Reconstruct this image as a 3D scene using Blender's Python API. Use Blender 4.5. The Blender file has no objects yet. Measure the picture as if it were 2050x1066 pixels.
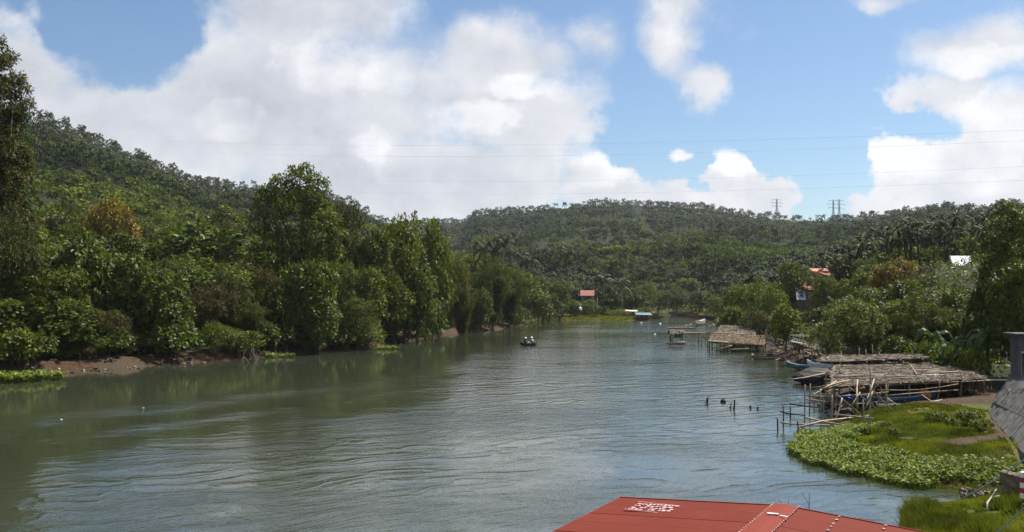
import bpy, bmesh, math, random
import numpy as np
from mathutils import Vector, Matrix, Euler

S = bpy.context.scene
COL = S.collection
R_ = math.radians
# ------------------------------------------------------------------ camera
FPX, CX, CY, HOR, CAMZ = 1900.0, 1025.0, 533.0, 585.0, 8.0     # photo pixels, metres
PITCH = math.atan((HOR - CY) / FPX)
cam_d = bpy.data.cameras.new('camera'); cam = bpy.data.objects.new('camera', cam_d); COL.objects.link(cam)
cam.location = (0, 0, CAMZ); cam.rotation_euler = (math.pi/2 + PITCH, 0, 0)
cam_d.sensor_width = 36; cam_d.lens = FPX*36/2050; cam_d.clip_start = 0.1; cam_d.clip_end = 20000
S.camera = cam
HAZE = 0.00005
SUN_EL, SUN_AZ = R_(55), R_(50)       # azimuth clockwise from +Y (view direction): from the right, a little ahead
SUN_STRENGTH, SKY_STRENGTH = 5.0, 0.062
S.view_settings.view_transform = 'Standard'; S.view_settings.look = 'None'
S.view_settings.exposure = 0.94; S.view_settings.gamma = 1.0; S.view_settings.use_curve_mapping = False
cy = S.cycles; cy.use_denoising = True; cy.denoising_prefilter = 'NONE'; cy.denoising_input_passes = 'RGB_ALBEDO_NORMAL'
cy.max_bounces = 5; cy.diffuse_bounces = 2; cy.glossy_bounces = 2; cy.transmission_bounces = 2
cy.transparent_max_bounces = 4; cy.volume_bounces = 1; cy.caustics_reflective = False; cy.caustics_refractive = False
cy.sample_clamp_indirect = 4.0

# ------------------------------------------------------------------ node helpers
class N:
    """tiny wrapper that writes node maths as calls"""
    def __init__(s, tree): s.t = tree; s.n = tree.nodes; s.l = tree.links
    def node(s, typ, **kw):
        n = s.n.new(typ)
        for k, v in kw.items(): setattr(n, k, v)
        return n
    def put(s, sock, v):
        if v is None: return
        if isinstance(v, bpy.types.NodeSocket): s.l.new(v, sock)
        else: sock.default_value = v
    def m(s, op, a, b=None, c=None, clamp=False):
        n = s.node('ShaderNodeMath', operation=op, use_clamp=clamp)
        s.put(n.inputs[0], a); s.put(n.inputs[1], b); s.put(n.inputs[2], c)
        return n.outputs[0]
    def v(s, op, a, b=None, scale=None):
        n = s.node('ShaderNodeVectorMath', operation=op)
        s.put(n.inputs[0], a); s.put(n.inputs[1], b)
        if scale is not None: s.put(n.inputs['Scale'], scale)
        return n.outputs['Value'] if op in ('LENGTH', 'DOT_PRODUCT') else n.outputs[0]
    def xyz(s, x=0.0, y=0.0, z=0.0):
        n = s.node('ShaderNodeCombineXYZ'); s.put(n.inputs[0], x); s.put(n.inputs[1], y); s.put(n.inputs[2], z)
        return n.outputs[0]
    def sep(s, v):
        n = s.node('ShaderNodeSeparateXYZ'); s.l.new(v, n.inputs[0]); return n.outputs
    def noise(s, vec, scale, detail=4, rough=0.55, dist=0.0, color=False):
        n = s.node('ShaderNodeTexNoise'); s.put(n.inputs['Vector'], vec); n.inputs['Scale'].default_value = scale
        n.inputs['Detail'].default_value = detail; n.inputs['Roughness'].default_value = rough; n.inputs['Distortion'].default_value = dist
        return n.outputs['Color' if color else 'Fac']
    def ramp(s, x, a, b, smooth=True, lo=0.0, hi=1.0):
        n = s.node('ShaderNodeMapRange', interpolation_type='SMOOTHSTEP' if smooth else 'LINEAR')
        s.put(n.inputs[0], x); s.put(n.inputs[1], a); s.put(n.inputs[2], b); s.put(n.inputs[3], lo); s.put(n.inputs[4], hi)
        return n.outputs[0]
    def mix(s, f, a, b, typ='MIX'):
        n = s.node('ShaderNodeMix', data_type='RGBA', blend_type=typ)
        s.put(n.inputs[0], f)
        for i, c in ((6, a), (7, b)): s.put(n.inputs[i], c if isinstance(c, bpy.types.NodeSocket) else (*c[:3], 1))
        return n.outputs[2]

# ------------------------------------------------------------------ photo pixel -> direction / point
def ray(px, py):
    dx, dy = (px - CX)/FPX, (CY - py)/FPX
    c, s = math.cos(PITCH), math.sin(PITCH)
    return Vector((dx, c - dy*s, s + dy*c))
def at(px, py, Y):
    r = ray(px, py); k = Y/r.y
    return Vector((r.x*k, Y, CAMZ + r.z*k))
def onz(px, py, z=0.0):
    r = ray(px, py); k = (z - CAMZ)/r.z
    return Vector((r.x*k, r.y*k, z))

# ------------------------------------------------------------------ world: sky with clouds, placed by direction (azimuth, elevation)
W = bpy.data.worlds.new('World'); S.world = W; W.use_nodes = True
wt = W.node_tree; wt.nodes.clear(); n = N(wt)
out = n.node('ShaderNodeOutputWorld'); bg = n.node('ShaderNodeBackground'); wt.links.new(bg.outputs[0], out.inputs[0])
sky = n.node('ShaderNodeTexSky', sky_type='NISHITA'); sky.sun_disc = False
sky.sun_elevation = SUN_EL; sky.sun_rotation = SUN_AZ; sky.air_density = 1.0; sky.dust_density = 0.6; sky.ozone_density = 1.6
D = n.node('ShaderNodeTexCoord').outputs['Generated']
dx_, dy_, dz_ = n.sep(D)
az = n.m('ARCTAN2', dx_, dy_); el = n.m('ARCSINE', dz_)
wob = n.v('SUBTRACT', n.noise(D, 11, 5, 0.6, color=True), (0.5, 0.5, 0.5))
P0 = n.xyz(az, el, 0.0)
Pw = n.v('ADD', P0, n.v('MULTIPLY', wob, (0.07, 0.055, 0.0)))
# cloud banks seen in the photograph: px, py, half width, half height (photo pixels), strength
BLOBS = [(560, 190, 430, 190, 1.0), (300, 250, 300, 140, 1.0), (60, 190, 170, 150, .85), (600, 30, 260, 120, .95), (1000, 120, 170, 95, .9), (1060, 230, 190, 110, 1.0),
         (830, 370, 420, 100, 1.0), (1210, 370, 120, 65, .9), (1190, 95, 85, 75, .72), (1345, 75, 85, 130, .86), (1425, 170, 95, 55, .84), (1550, 150, 95, 55, .62), (1700, 398, 140, 40, .7),
         (1745, 18, 95, 30, .66), (1960, 105, 180, 55, .92), (1860, 195, 190, 45, .95), (2010, 250, 150, 95, .95), (1775, 300, 60, 60, .85), (1860, 345, 180, 85, 1.0),
         (1900, 400, 500, 55, .8), (1375, 308, 34, 24, .95), (1462, 335, 55, 58, .95), (1560, 380, 100, 55, .85), (1400, 395, 200, 45, .75), (200, 20, 110, 26, .42), (20, 40, 70, 60, .55)]
def blob_field(P):
    acc = None
    for (px, py, hw, hh, st) in BLOBS:
        d = ray(px, py).normalized(); a, e = math.atan2(d.x, d.y), math.asin(d.z)
        q = n.v('MULTIPLY', n.v('SUBTRACT', P, (a, e, 0)), (FPX/hw, FPX/hh, 0))
        b = n.m('MULTIPLY', n.m('MAXIMUM', n.m('SUBTRACT', 1.35, n.v('LENGTH', q)), 0.0), st)
        acc = b if acc is None else n.m('SMOOTH_MAX', acc, b, 0.15)
    return acc
B = blob_field(Pw)
# away from the frame: the same sort of broken cumulus, from noise alone
Dn = n.v('MULTIPLY', D, (1.0, 1.0, 1.7))
cover = n.ramp(n.noise(Dn, 2.3, 3, 0.5), 0.40, 0.66, True, 0.0, 1.0)
far_az = n.ramp(n.m('ABSOLUTE', az), 0.56, 0.75); hi_el = n.ramp(el, 0.31, 0.42)
outside = n.m('MAXIMUM', far_az, hi_el)
B = n.m('ADD', n.m('MULTIPLY', B, n.m('SUBTRACT', 1.0, outside)), n.m('MULTIPLY', cover, outside))
Dp = n.v('MULTIPLY', D, (1.0, 1.0, 1.25))
f1 = n.noise(Dp, 7.5, 8, 0.56)
f2 = n.noise(n.v('ADD', Dp, (0.016, 0.004, 0.024)), 7.5, 8, 0.56)
f3 = n.noise(Dp, 26, 6, 0.58)
Ph = n.v('ADD', P0, n.v('MULTIPLY', wob, (0.20, 0.16, 0.0)))
for (px, py, hw, hh, st) in ((215, 78, 92, 52, .62), (320, 25, 62, 40, .45), (95, 40, 60, 36, .42), (1810, 238, 70, 24, .45), (1680, 260, 60, 90, .5), (1415, 325, 22, 40, .5), (1630, 250, 90, 120, .8), (1300, 260, 60, 70, .6)):      # holes where the blue shows
    d = ray(px, py).normalized(); q = n.v('MULTIPLY', n.v('SUBTRACT', Ph, (math.atan2(d.x, d.y), math.asin(d.z), 0)), (FPX/hw, FPX/hh, 0))
    B = n.m('SUBTRACT', B, n.m('MULTIPLY', n.ramp(n.v('LENGTH', q), 2.2, 0.3), st))
edge_f = n.m('ADD', n.m('MULTIPLY', n.m('SUBTRACT', f1, 0.5), 1.35), n.m('MULTIPLY', n.m('SUBTRACT', f3, 0.5), 0.5))
dens = n.ramp(n.m('ADD', B, edge_f), 0.20, n.ramp(el, 0.10, 0.22, True, 0.46, 0.95))
thick = n.ramp(B, 0.35, 1.15)
g1 = n.noise(Dp, 4.6, 6, 0.55); g2 = n.noise(n.v('ADD', Dp, (0.026, 0.004, 0.034)), 4.6, 6, 0.55)
lit = n.m('ADD', n.m('MULTIPLY', n.m('SUBTRACT', g1, g2), 0.45), n.m('MULTIPLY', n.m('SUBTRACT', f1, f2), 0.45))
# sunlit heads of cloud: px, py, half width, half height
HEADS = [(1075, 172, 130, 34), (965, 235, 110, 40), (1200, 350, 95, 42), (445, 245, 60, 32), (757, 305, 36, 60), (825, 40, 60, 40), (700, 130, 150, 60), (1900, 300, 190, 70), (1765, 275, 50, 34), (2010, 215, 110, 50), (1465, 320, 60, 40), (1380, 308, 36, 20), (1330, 70, 60, 70), (1960, 120, 140, 30)]
hd = None
for (px, py, hw, hh) in HEADS:
    d = ray(px, py).normalized(); q = n.v('MULTIPLY', n.v('SUBTRACT', Pw, (math.atan2(d.x, d.y), math.asin(d.z), 0)), (FPX/hw, FPX/hh, 0))
    e = n.ramp(n.m('ADD', n.v('LENGTH', q), n.m('ADD', n.m('MULTIPLY', n.m('SUBTRACT', f3, 0.5), 1.7), n.m('MULTIPLY', n.m('SUBTRACT', f1, 0.5), 1.5))), 1.15, 0.60); hd = e if hd is None else n.m('MAXIMUM', hd, e)
hd = n.m('MULTIPLY', hd, n.ramp(f1, 0.34, 0.60, True, 0.25, 1.0))
side = n.ramp(az, -0.5, 0.35, True, 1.0, 0.30)
bright = n.m('SUBTRACT', 0.705, n.m('MULTIPLY', n.m('MULTIPLY', thick, side), 0.115))
bright = n.m('ADD', n.m('ADD', bright, lit), n.m('MULTIPLY', hd, 0.17))
bright = n.m('MAXIMUM', n.m('MINIMUM', bright, 0.86), 0.42)
ccol = n.mix(n.ramp(bright, 0.45, 0.85), (0.92, 0.96, 1.07), (1.0, 1.0, 1.03))
cloud = n.v('SCALE', ccol, scale=n.m('MULTIPLY', bright, 0.605))
skyc = n.v('MULTIPLY', n.v('SCALE', sky.outputs[0], scale=SKY_STRENGTH), (0.79, 0.89, 0.98))
full = n.mix(n.m('MULTIPLY', dens, 0.97), skyc, cloud)
# below the horizon (only ever seen past the edge of the ground): plain haze colour
wt.links.new(full, bg.inputs[0]); bg.inputs[1].default_value = 1.0
W.cycles.sampling_method = 'MANUAL'; W.cycles.sample_map_resolution = 512

sun_d = bpy.data.lights.new('sun', 'SUN'); sun = bpy.data.objects.new('sun', sun_d); COL.objects.link(sun)
sun_d.energy = SUN_STRENGTH; sun_d.angle = R_(0.53); sun_d.color = (1.0, 0.955, 0.88)
SUNV = Vector((math.sin(SUN_AZ)*math.cos(SUN_EL), math.cos(SUN_AZ)*math.cos(SUN_EL), math.sin(SUN_EL)))
sun.rotation_euler = SUNV.to_track_quat('Z', 'Y').to_euler(); sun.location = (60, 40, 120)

# ------------------------------------------------------------------ mesh helpers
def props(o, label=None, category=None, group=None, kind=None):
    for k, v in (('label', label), ('category', category), ('group', group), ('kind', kind)):
        if v: o[k] = v
    return o
def empty(name, loc=(0, 0, 0), rz=0.0, **kw):
    o = bpy.data.objects.new(name, None); COL.objects.link(o); o.location = loc; o.rotation_euler = (0, 0, rz)
    o.empty_display_size = 0.3
    return props(o, **kw)
def rotz(a):
    c, s = math.cos(a), math.sin(a); return np.array([[c, -s, 0], [s, c, 0], [0, 0, 1.0]])
class Geo:
    def __init__(s): s.V = []; s.T = []; s.Q = []; s.A = []; s.nv = 0
    def add(s, v, tri=None, quad=None, tint=0.5):
        v = np.asarray(v, float).reshape(-1, 3)
        if tri is not None and len(tri): s.T.append(np.asarray(tri, int).reshape(-1, 3) + s.nv)
        if quad is not None and len(quad): s.Q.append(np.asarray(quad, int).reshape(-1, 4) + s.nv)
        a = np.asarray(tint, float); s.A.append(np.full(len(v), float(a)) if a.ndim == 0 else a)
        s.V.append(v); s.nv += len(v); return s
    def box(s, c, size, rz=0.0, tilt=None, tint=0.5):
        x, y, z = np.array(size)/2
        v = np.array([[-x,-y,-z],[x,-y,-z],[x,y,-z],[-x,y,-z],[-x,-y,z],[x,-y,z],[x,y,z],[-x,y,z]])
        if tilt is not None: v = v @ np.array(Euler(tilt).to_matrix()).T
        v = v @ rotz(rz).T + np.array(c)
        return s.add(v, quad=[[0,3,2,1],[4,5,6,7],[0,1,5,4],[1,2,6,5],[2,3,7,6],[3,0,4,7]], tint=tint)
    def tube(s, pts, rad, k=6, tint=0.5, cap=True):
        P = np.asarray(pts, float); m = len(P); rad = np.broadcast_to(np.asarray(rad, float), (m,))
        d = np.gradient(P, axis=0); d /= np.linalg.norm(d, axis=1)[:, None] + 1e-9
        up = np.array([0, 0, 1.0]) if abs(d[0, 2]) < 0.9 else np.array([1.0, 0, 0])
        a = np.cross(d, up); a /= np.linalg.norm(a, axis=1)[:, None] + 1e-9; b = np.cross(d, a)
        t = np.linspace(0, 2*np.pi, k, endpoint=False)
        v = P[:, None] + rad[:, None, None]*(np.cos(t)[None, :, None]*a[:, None] + np.sin(t)[None, :, None]*b[:, None])
        i = np.arange(m-1)[:, None]*k + np.arange(k)[None]; j = np.arange(m-1)[:, None]*k + (np.arange(k)[None] + 1) % k
        q = np.stack([i, j, j+k, i+k], -1).reshape(-1, 4); v = v.reshape(-1, 3); tri = []
        if cap:
            v = np.vstack([v, P[0], P[-1]]); o0, o1 = m*k, m*k+1
            for e in range(k):
                tri.append((o0, (e+1) % k, e)); tri.append((o1, (m-1)*k+e, (m-1)*k+(e+1) % k))
        return s.add(v, tri=tri, quad=q, tint=tint)
    def mesh(s, name, smooth=False):
        me = bpy.data.meshes.new(name); V = np.concatenate(s.V)
        T = np.concatenate(s.T) if s.T else np.zeros((0, 3), int); Q = np.concatenate(s.Q) if s.Q else np.zeros((0, 4), int)
        me.vertices.add(len(V)); me.vertices.foreach_set('co', V.astype(np.float32).ravel())
        nl = T.size + Q.size; me.loops.add(nl); me.loops.foreach_set('vertex_index', np.concatenate([T.ravel(), Q.ravel()]).astype(np.int32))
        npoly = len(T) + len(Q); me.polygons.add(npoly)
        ls = np.concatenate([np.arange(len(T))*3, T.size + np.arange(len(Q))*4]).astype(np.int32)
        me.polygons.foreach_set('loop_start', ls)
        at_ = me.attributes.new('tint', 'FLOAT', 'POINT'); at_.data.foreach_set('value', np.concatenate(s.A).astype(np.float32))
        me.polygons.foreach_set('use_smooth', np.full(npoly, smooth)); me.update(calc_edges=True)
        return me
    def build(s, name, mat, parent=None, smooth=False, loc=None, rz=None, **kw):
        me = s.mesh(name, smooth); me.materials.append(mat)
        return link(name, me, parent, loc, rz, **kw)
def link(name, me, parent=None, loc=None, rz=None, mat=None, **kw):
    o = bpy.data.objects.new(name, me); COL.objects.link(o)
    if parent is not None: o.parent = parent
    if loc is not None: o.location = loc
    if rz is not None: o.rotation_euler = (0, 0, rz)
    if mat is not None:
        o.material_slots[0].link = 'OBJECT'; o.material_slots[0].material = mat
    return props(o, **kw)

# ------------------------------------------------------------------ materials
def new_mat(name):
    m = bpy.data.materials.new(name); m.use_nodes = True; m.node_tree.nodes.clear()
    k = N(m.node_tree); o = k.node('ShaderNodeOutputMaterial'); return m, k, o
def plain(name, c1, c2=None, scale=3.0, rough=0.7, bump=0.0, stretch=(1, 1, 1), metal=0.0, spec=0.3, tint=0.0, vary=.3):
    """two-tone procedural surface: grain noise between c1 and c2, fine relief"""
    m, k, o = new_mat(name); c2 = c2 or tuple(x*0.72 for x in c1)
    b = k.node('ShaderNodeBsdfPrincipled'); co = k.node('ShaderNodeTexCoord').outputs['Object']
    co = k.v('MULTIPLY', co, stretch); oi = k.node('ShaderNodeObjectInfo').outputs['Random']
    co = k.v('ADD', co, k.xyz(k.m('MULTIPLY', oi, 37.0), k.m('MULTIPLY', oi, 11.0), 0.0))
    f = k.ramp(k.noise(co, scale, 5, 0.6), 0.3, 0.7)
    c = k.mix(f, c1, c2)
    if tint: 
        t = k.node('ShaderNodeAttribute', attribute_name='tint').outputs['Fac']
        c = k.mix(1.0, c, k.v('SCALE', (1, 1, 1), scale=k.m('ADD', k.m('MULTIPLY', k.m('SUBTRACT', t, .5), tint*2), 1.0)), 'MULTIPLY')
    c = k.mix(1.0, c, k.v('SCALE', (1, 1, 1), scale=k.m('ADD', k.m('MULTIPLY', oi, vary), 1-vary/2)), 'MULTIPLY')
    k.l.new(c, b.inputs['Base Color']); b.inputs['Roughness'].default_value = rough; b.inputs['Metallic'].default_value = metal
    b.inputs['Specular IOR Level'].default_value = spec
    if bump:
        bp = k.node('ShaderNodeBump'); bp.inputs['Strength'].default_value = bump; bp.inputs['Distance'].default_value = 0.02
        k.l.new(k.noise(co, scale*4, 4, 0.6), bp.inputs['Height']); k.l.new(bp.outputs[0], b.inputs['Normal'])
    k.l.new(b.outputs[0], o.inputs[0]); return m
def leafmat(name, dark, light, var=(1.25, 1.1, 0.8), trans=0.28, rough=0.55, spec=0.16, patch=0):
    """leaf: per leaf tint between dark and light, per plant hue shift, light passing through"""
    m, k, o = new_mat(name)
    t = k.node('ShaderNodeAttribute', attribute_name='tint').outputs['Fac']; oi = k.node('ShaderNodeObjectInfo').outputs['Random']
    c = k.mix(t, dark, light)
    c = k.mix(oi, c, k.v('MULTIPLY', c, var))
    if patch:                                              # stands of different growth over a whole hillside
        co = k.node('ShaderNodeTexCoord').outputs['Object']; f = k.ramp(k.noise(co, patch, 4, .55), .36, .66)
        c = k.mix(f, k.v('MULTIPLY', c, (.62, .70, .85)), k.v('MULTIPLY', c, (1.35, 1.25, 1.0)))
    b = k.node('ShaderNodeBsdfPrincipled'); k.l.new(c, b.inputs['Base Color']); b.inputs['Roughness'].default_value = rough; b.inputs['Specular IOR Level'].default_value = spec
    tr = k.node('ShaderNodeBsdfTranslucent'); k.l.new(k.v('MULTIPLY', c, (1.25, 1.35, 0.6)), tr.inputs[0])
    mx = k.node('ShaderNodeMixShader'); mx.inputs[0].default_value = trans
    k.l.new(b.outputs[0], mx.inputs[1]); k.l.new(tr.outputs[0], mx.inputs[2]); k.l.new(mx.outputs[0], o.inputs[0]); return m
M = {}
M['leaf_dark'] = leafmat('leaf_dark', (.011, .020, .004), (.092, .122, .013))
M['leaf_mid'] = leafmat('leaf_mid', (.015, .027, .004), (.135, .168, .014))
M['leaf_bright'] = leafmat('leaf_bright', (.028, .048, .005), (.150, .185, .016))
M['leaf_olive'] = leafmat('leaf_olive', (.022, .028, .006), (.085, .092, .018), (1.2, .95, .7))
M['leaf_rust'] = leafmat('leaf_rust', (.028, .024, .008), (.105, .080, .020), (1.15, .95, .8))
M['leaf_mango'] = leafmat('leaf_mango', (.034, .046, .006), (.260, .175, .020), (1.05, .95, .9))
M['leaf_gloss'] = leafmat('leaf_gloss', (.013, .025, .004), (.120, .160, .020), (1.1, 1.0, .9), .25, .5, .13)
M['leaf_bamboo'] = leafmat('leaf_bamboo', (.030, .040, .005), (.092, .112, .012), (1.15, .95, .8), .35, .6, .15)
M['leaf_palm'] = leafmat('leaf_palm', (.014, .022, .005), (.070, .084, .024), (1.2, .95, .8), .2, .6, .2)
M['leaf_banana'] = leafmat('leaf_banana', (.024, .048, .010), (.085, .125, .040), (1.1, 1.0, .9), .3, .55, .12)
M['leaf_water'] = leafmat('leaf_water', (.040, .068, .007), (.240, .290, .042), (1, 1, 1), .25, .6, .15)
M['grass'] = leafmat('grass', (.052, .060, .010), (.200, .215, .030), (1, 1, 1), .3, .8, .05, patch=.45)
M['far_leaf'] = leafmat('far_leaf', (.010, .019, .005), (.118, .146, .021), (1, 1, 1), .2, .8, .1, patch=.014)
M['far_palm'] = leafmat('far_palm', (.008, .015, .005), (.082, .108, .024), (1, 1, 1), .15, .7, .12, patch=.02)
M['bark'] = plain('bark', (.11, .085, .06), (.05, .04, .03), 4, .9, .5, (1, 1, .3))
M['palm_bark'] = plain('palm_bark', (.30, .26, .21), (.17, .145, .115), 5, .9, .4, (1, 1, 4))
M['bamboo'] = plain('bamboo', (.38, .29, .175), (.20, .15, .09), 6, .6, .2, (1, 1, .4))
M['bamboo_grey'] = plain('bamboo_grey', (.38, .325, .26), (.20, .16, .125), 6, .75, .2)
M['wet_wood'] = plain('wet_wood', (.05, .04, .03), (.024, .019, .015), 5, .6, .4)
M['thatch'] = plain('thatch', (.20, .165, .125), (.10, .08, .06), 3, .95, .5, tint=.85)
M['thatch_gold'] = plain('thatch_gold', (.20, .15, .09), (.11, .08, .05), 3, .95, .5, tint=.7)
# ------------------------------------------------------------------ river outline, terrain height
LB = [(-60,-400),(-58,0),(-56,60),(-51.5,90),(-46,96.5),(-41,100),(-36,108),(-31,114),(-29,119),(-24,126),(-19.8,132),(-18.5,150),(-17,170),(-7,190),(1.5,217),(4,245),(6,272),(18,266),(31,262),(38,275),(45,300),(50,322),(46,350),(25,378),(-20,402),(-90,412)]
RB = [(-90,450),(-15,440),(38,420),(57,372),(61,340),(61.5,316),(59,276),(51,230),(43,180),(36.5,145),(34,124),(31.5,112),(30.3,100),(27.5,86),(25,76),(21.5,64),(19.5,58),(17.2,53.5),(15.2,50),(14.4,45),(15.3,42),(16.8,39.2),(18.8,38.2),(17,36.6),(14.6,35.5),(12.6,31),(8,27),(1,25),(-1,20),(-1,0),(-2,-400)]
POLY = np.array(LB + RB, float)
def seg_dist(P, A, closed=False):
    A = np.asarray(A, float); B = np.roll(A, -1, 0)
    if not closed: A, B = A[:-1], B[:-1]
    out = np.full(len(P), 1e9)
    for a, b in zip(A, B):
        ab = b - a; t = np.clip(((P - a) @ ab)/(ab @ ab), 0, 1)
        out = np.minimum(out, np.hypot(*(P - a - t[:, None]*ab).T))
    return out
def inside(P, poly):
    r = np.zeros(len(P), bool); x, y = P.T; A = poly; B = np.roll(poly, -1, 0)
    for (ax, ay), (bx, by) in zip(A, B):
        c = (ay > y) != (by > y)
        with np.errstate(divide='ignore', invalid='ignore'): r ^= c & (x < (bx-ax)*(y-ay)/(by-ay+1e-12) + ax)
    return r
def sstep(x, a, b): t = np.clip((x-a)/(b-a), 0, 1); return t*t*(3-2*t)
_rs = np.random.RandomState(5); _perm = _rs.rand(256, 256)
def vnoise(x, y):
    xi, yi = np.floor(x).astype(int), np.floor(y).astype(int); fx, fy = x-xi, y-yi
    fx, fy = fx*fx*(3-2*fx), fy*fy*(3-2*fy); g = lambda i, j: _perm[i % 256, j % 256]
    return (g(xi,yi)*(1-fx)+g(xi+1,yi)*fx)*(1-fy) + (g(xi,yi+1)*(1-fx)+g(xi+1,yi+1)*fx)*fy
def fbm(x, y, o=4): return sum(vnoise(x*2**i+17*i, y*2**i+31*i)*.5**i for i in range(o))/sum(.5**i for i in range(o))
# skyline of the hills: photo x -> photo y of the bare ridge (tree tops stand above it), distance of the ridge, distance of its foot
RIDGE = np.array([(-700,340,620,220),(-300,300,600,200),(0,300,590,180),(60,303,590,180),(130,314,600,180),(230,352,620,185),(290,366,640,190),(380,398,680,195),(510,402,800,200),(620,400,860,210),(700,425,880,230),(755,452,900,260),(800,458,1150,380),(850,452,1500,480),(925,452,1500,480),(955,437,1150,400),(1050,430,1150,400),(1150,424,1150,400),(1220,417,1140,400),(1320,422,1120,390),(1400,428,1100,380),(1500,445,1080,370),(1600,460,1060,360),(1680,458,1020,350),(1760,455,950,300),(1880,446,800,260),(1960,456,740,230),(2050,446,690,210),(2300,400,650,200),(2700,380,650,200)], float)
RAZ = np.arctan((RIDGE[:,0]-CX)/FPX)
RZ = CAMZ + (HOR - RIDGE[:,1])/FPX*RIDGE[:,2]
def hill_par(a): return np.interp(a, RAZ, RZ), np.interp(a, RAZ, RIDGE[:,2]), np.interp(a, RAZ, RIDGE[:,3])
def height(x, y, detail=True):
    x = np.atleast_1d(np.asarray(x, float)); y = np.atleast_1d(np.asarray(y, float)); P = np.stack([x, y], 1)
    dl, dr = seg_dist(P, LB), seg_dist(P, RB); ins = inside(P, POLY); sd = np.where(ins, -1, 1)*np.minimum(dl, dr)
    wl = sstep(dr/(dl+dr+1e-6), .35, .65)
    s = np.maximum(sd, 0)
    left = 1.0*sstep(s, 0, 2.6) + 1.0*sstep(s, 2.5, 9) + 7.5*sstep(s, 5, 75)
    spit = sstep(y, 225, 250)*(1-sstep(s, 20, 70))*(x > -10)
    left = left*(1-spit) + spit*(.25*sstep(s, 0, 2) + .05*s + 1.6*sstep(s, 8, 30))
    near = 1-sstep(y, 62, 80)
    right_n = .22*sstep(s, 0, 1.2) + .5*sstep(s, .8, 6) + .03*s + 1.6*sstep(s, 14, 24)
    right_f = .5*sstep(s, 0, 2) + .10*np.minimum(s, 6) + (1+9*sstep(y, 95, 120))*sstep(s, 6, 42) + 4*sstep(s, 14, 70)
    right = near*right_n + (1-near)*right_f
    bank = wl*left + (1-wl)*right
    r = np.hypot(x, y); a = np.arctan2(x, y); ac = np.clip(a, RAZ[0], RAZ[-1])
    zr, rr, r0 = hill_par(ac); t = (r-r0)/(rr-r0)
    up = np.clip((r-r0)/(rr*.965-r0), 0, 1)**1.15; down = 1-.55*sstep(r, rr*1.07, rr*2.2)
    back = 1-.5*sstep(np.abs(a), .75, 1.4)
    hill = np.maximum(zr-8, 0)*up*down*back
    z = bank*(1-.6*sstep(t, 0, .8)) + hill
    if detail:
        z = z + (fbm(x/60, y/60)-.5)*14*sstep(t, .05, .3)*(1-.75*sstep(t, .8, 1.0)) + (fbm(x/5+9, y/5)-.5)*.5*sstep(s, .5, 4)
    river = -2.2*sstep(-sd, 0, 6) - .1
    z = np.where(ins, river, np.maximum(z, .0 + .06*sstep(s, 0, .4)))
    return z
def hz(x, y): return float(height(x, y)[0])
def signed(x, y):
    P = np.array([[x, y]], float); d = min(seg_dist(P, LB)[0], seg_dist(P, RB)[0]); return -d if inside(P, POLY)[0] else d

# where bare soil shows: dirt path, brown bank, trampled patches (centre x, y, radius)
PATH = [(27.0, 52.5), (25.6, 49.5), (24.6, 47.0), (22.8, 45.4), (20.6, 44.6)]
def soil_mask(x, y):
    P = np.stack([x, y], 1); m = 1-sstep(seg_dist(P, PATH) + (fbm(x*1.3, y*1.3)-.5)*1.0, .35, .95)
    dl = seg_dist(P, LB)
    m = np.maximum(m, (1-sstep(dl + (fbm(x/2, y/2)-.5)*4, 2.0, 4.0))*(y < 240))
    dr = seg_dist(P, RB)
    m = np.maximum(m, (1-sstep(dr + (fbm(x/2, y/2)-.5)*3, 2, 5))*(y > 62)*(y < 200))
    m = np.maximum(m, .8*(1-sstep(np.hypot((x-19.2)/2.3, (y-40.3)/1.8) + (fbm(x, y)-.5), .6, 1.1)))
    m = np.maximum(m, .7*(1-sstep(np.hypot((x-20.6)/1.6, (y-54.5)/2.0) + (fbm(x, y)-.5), .6, 1.1)))
    m = np.maximum(m, (1-sstep(np.hypot((x-26.5)/8.5, (y-67.2)/7.6), .85, 1.1)))
    return m
def polar_grid(name, azs, rs, zfun, mat, attr=None, wrap=True):
    A, Rr = np.meshgrid(azs, rs, indexing='ij'); x, y = Rr*np.sin(A), Rr*np.cos(A)
    X, Y = x.ravel(), y.ravel(); z = zfun(X, Y)
    na, nr = len(azs), len(rs); i = np.arange(na if wrap else na-1)[:, None]*nr + np.arange(nr-1)[None]
    j = ((np.arange(na if wrap else na-1)+1) % na)[:, None]*nr + np.arange(nr-1)[None]
    q = np.stack([i, i+1, j+1, j], -1).reshape(-1, 4)[:, ::-1]
    g = Geo(); g.add(np.stack([X, Y, z], 1), quad=q, tint=attr(X, Y) if attr else .5)
    return g.build(name, mat, smooth=True, kind='structure')
azs = np.concatenate([np.radians(np.arange(-35, 35, .22)), np.radians(np.arange(35, 325, 2.5))])
rs = np.concatenate([[2.0, 8, 14, 18, 22], np.geomspace(25, 130, 150)[0:], np.geomspace(133, 1700, 85), [1780, 1840]])

m, k, o = new_mat('ground_soil')
b = k.node('ShaderNodeBsdfPrincipled'); co = k.node('ShaderNodeTexCoord').outputs['Object']
soil = k.node('ShaderNodeAttribute', attribute_name='tint').outputs['Fac']
fine = k.noise(co, 2.2, 6, .65); big = k.noise(co, .25, 4, .55)
csoil = k.mix(k.ramp(fine, .3, .72), (.030, .017, .010), (.080, .046, .026))
csoil = k.mix(k.ramp(big, .42, .62), csoil, (.056, .041, .027))
cgrass = k.mix(k.ramp(fine, .32, .68), (.024, .034, .007), (.070, .088, .014))
cgrass = k.mix(k.ramp(big, .35, .7), cgrass, (.085, .072, .026))
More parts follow.
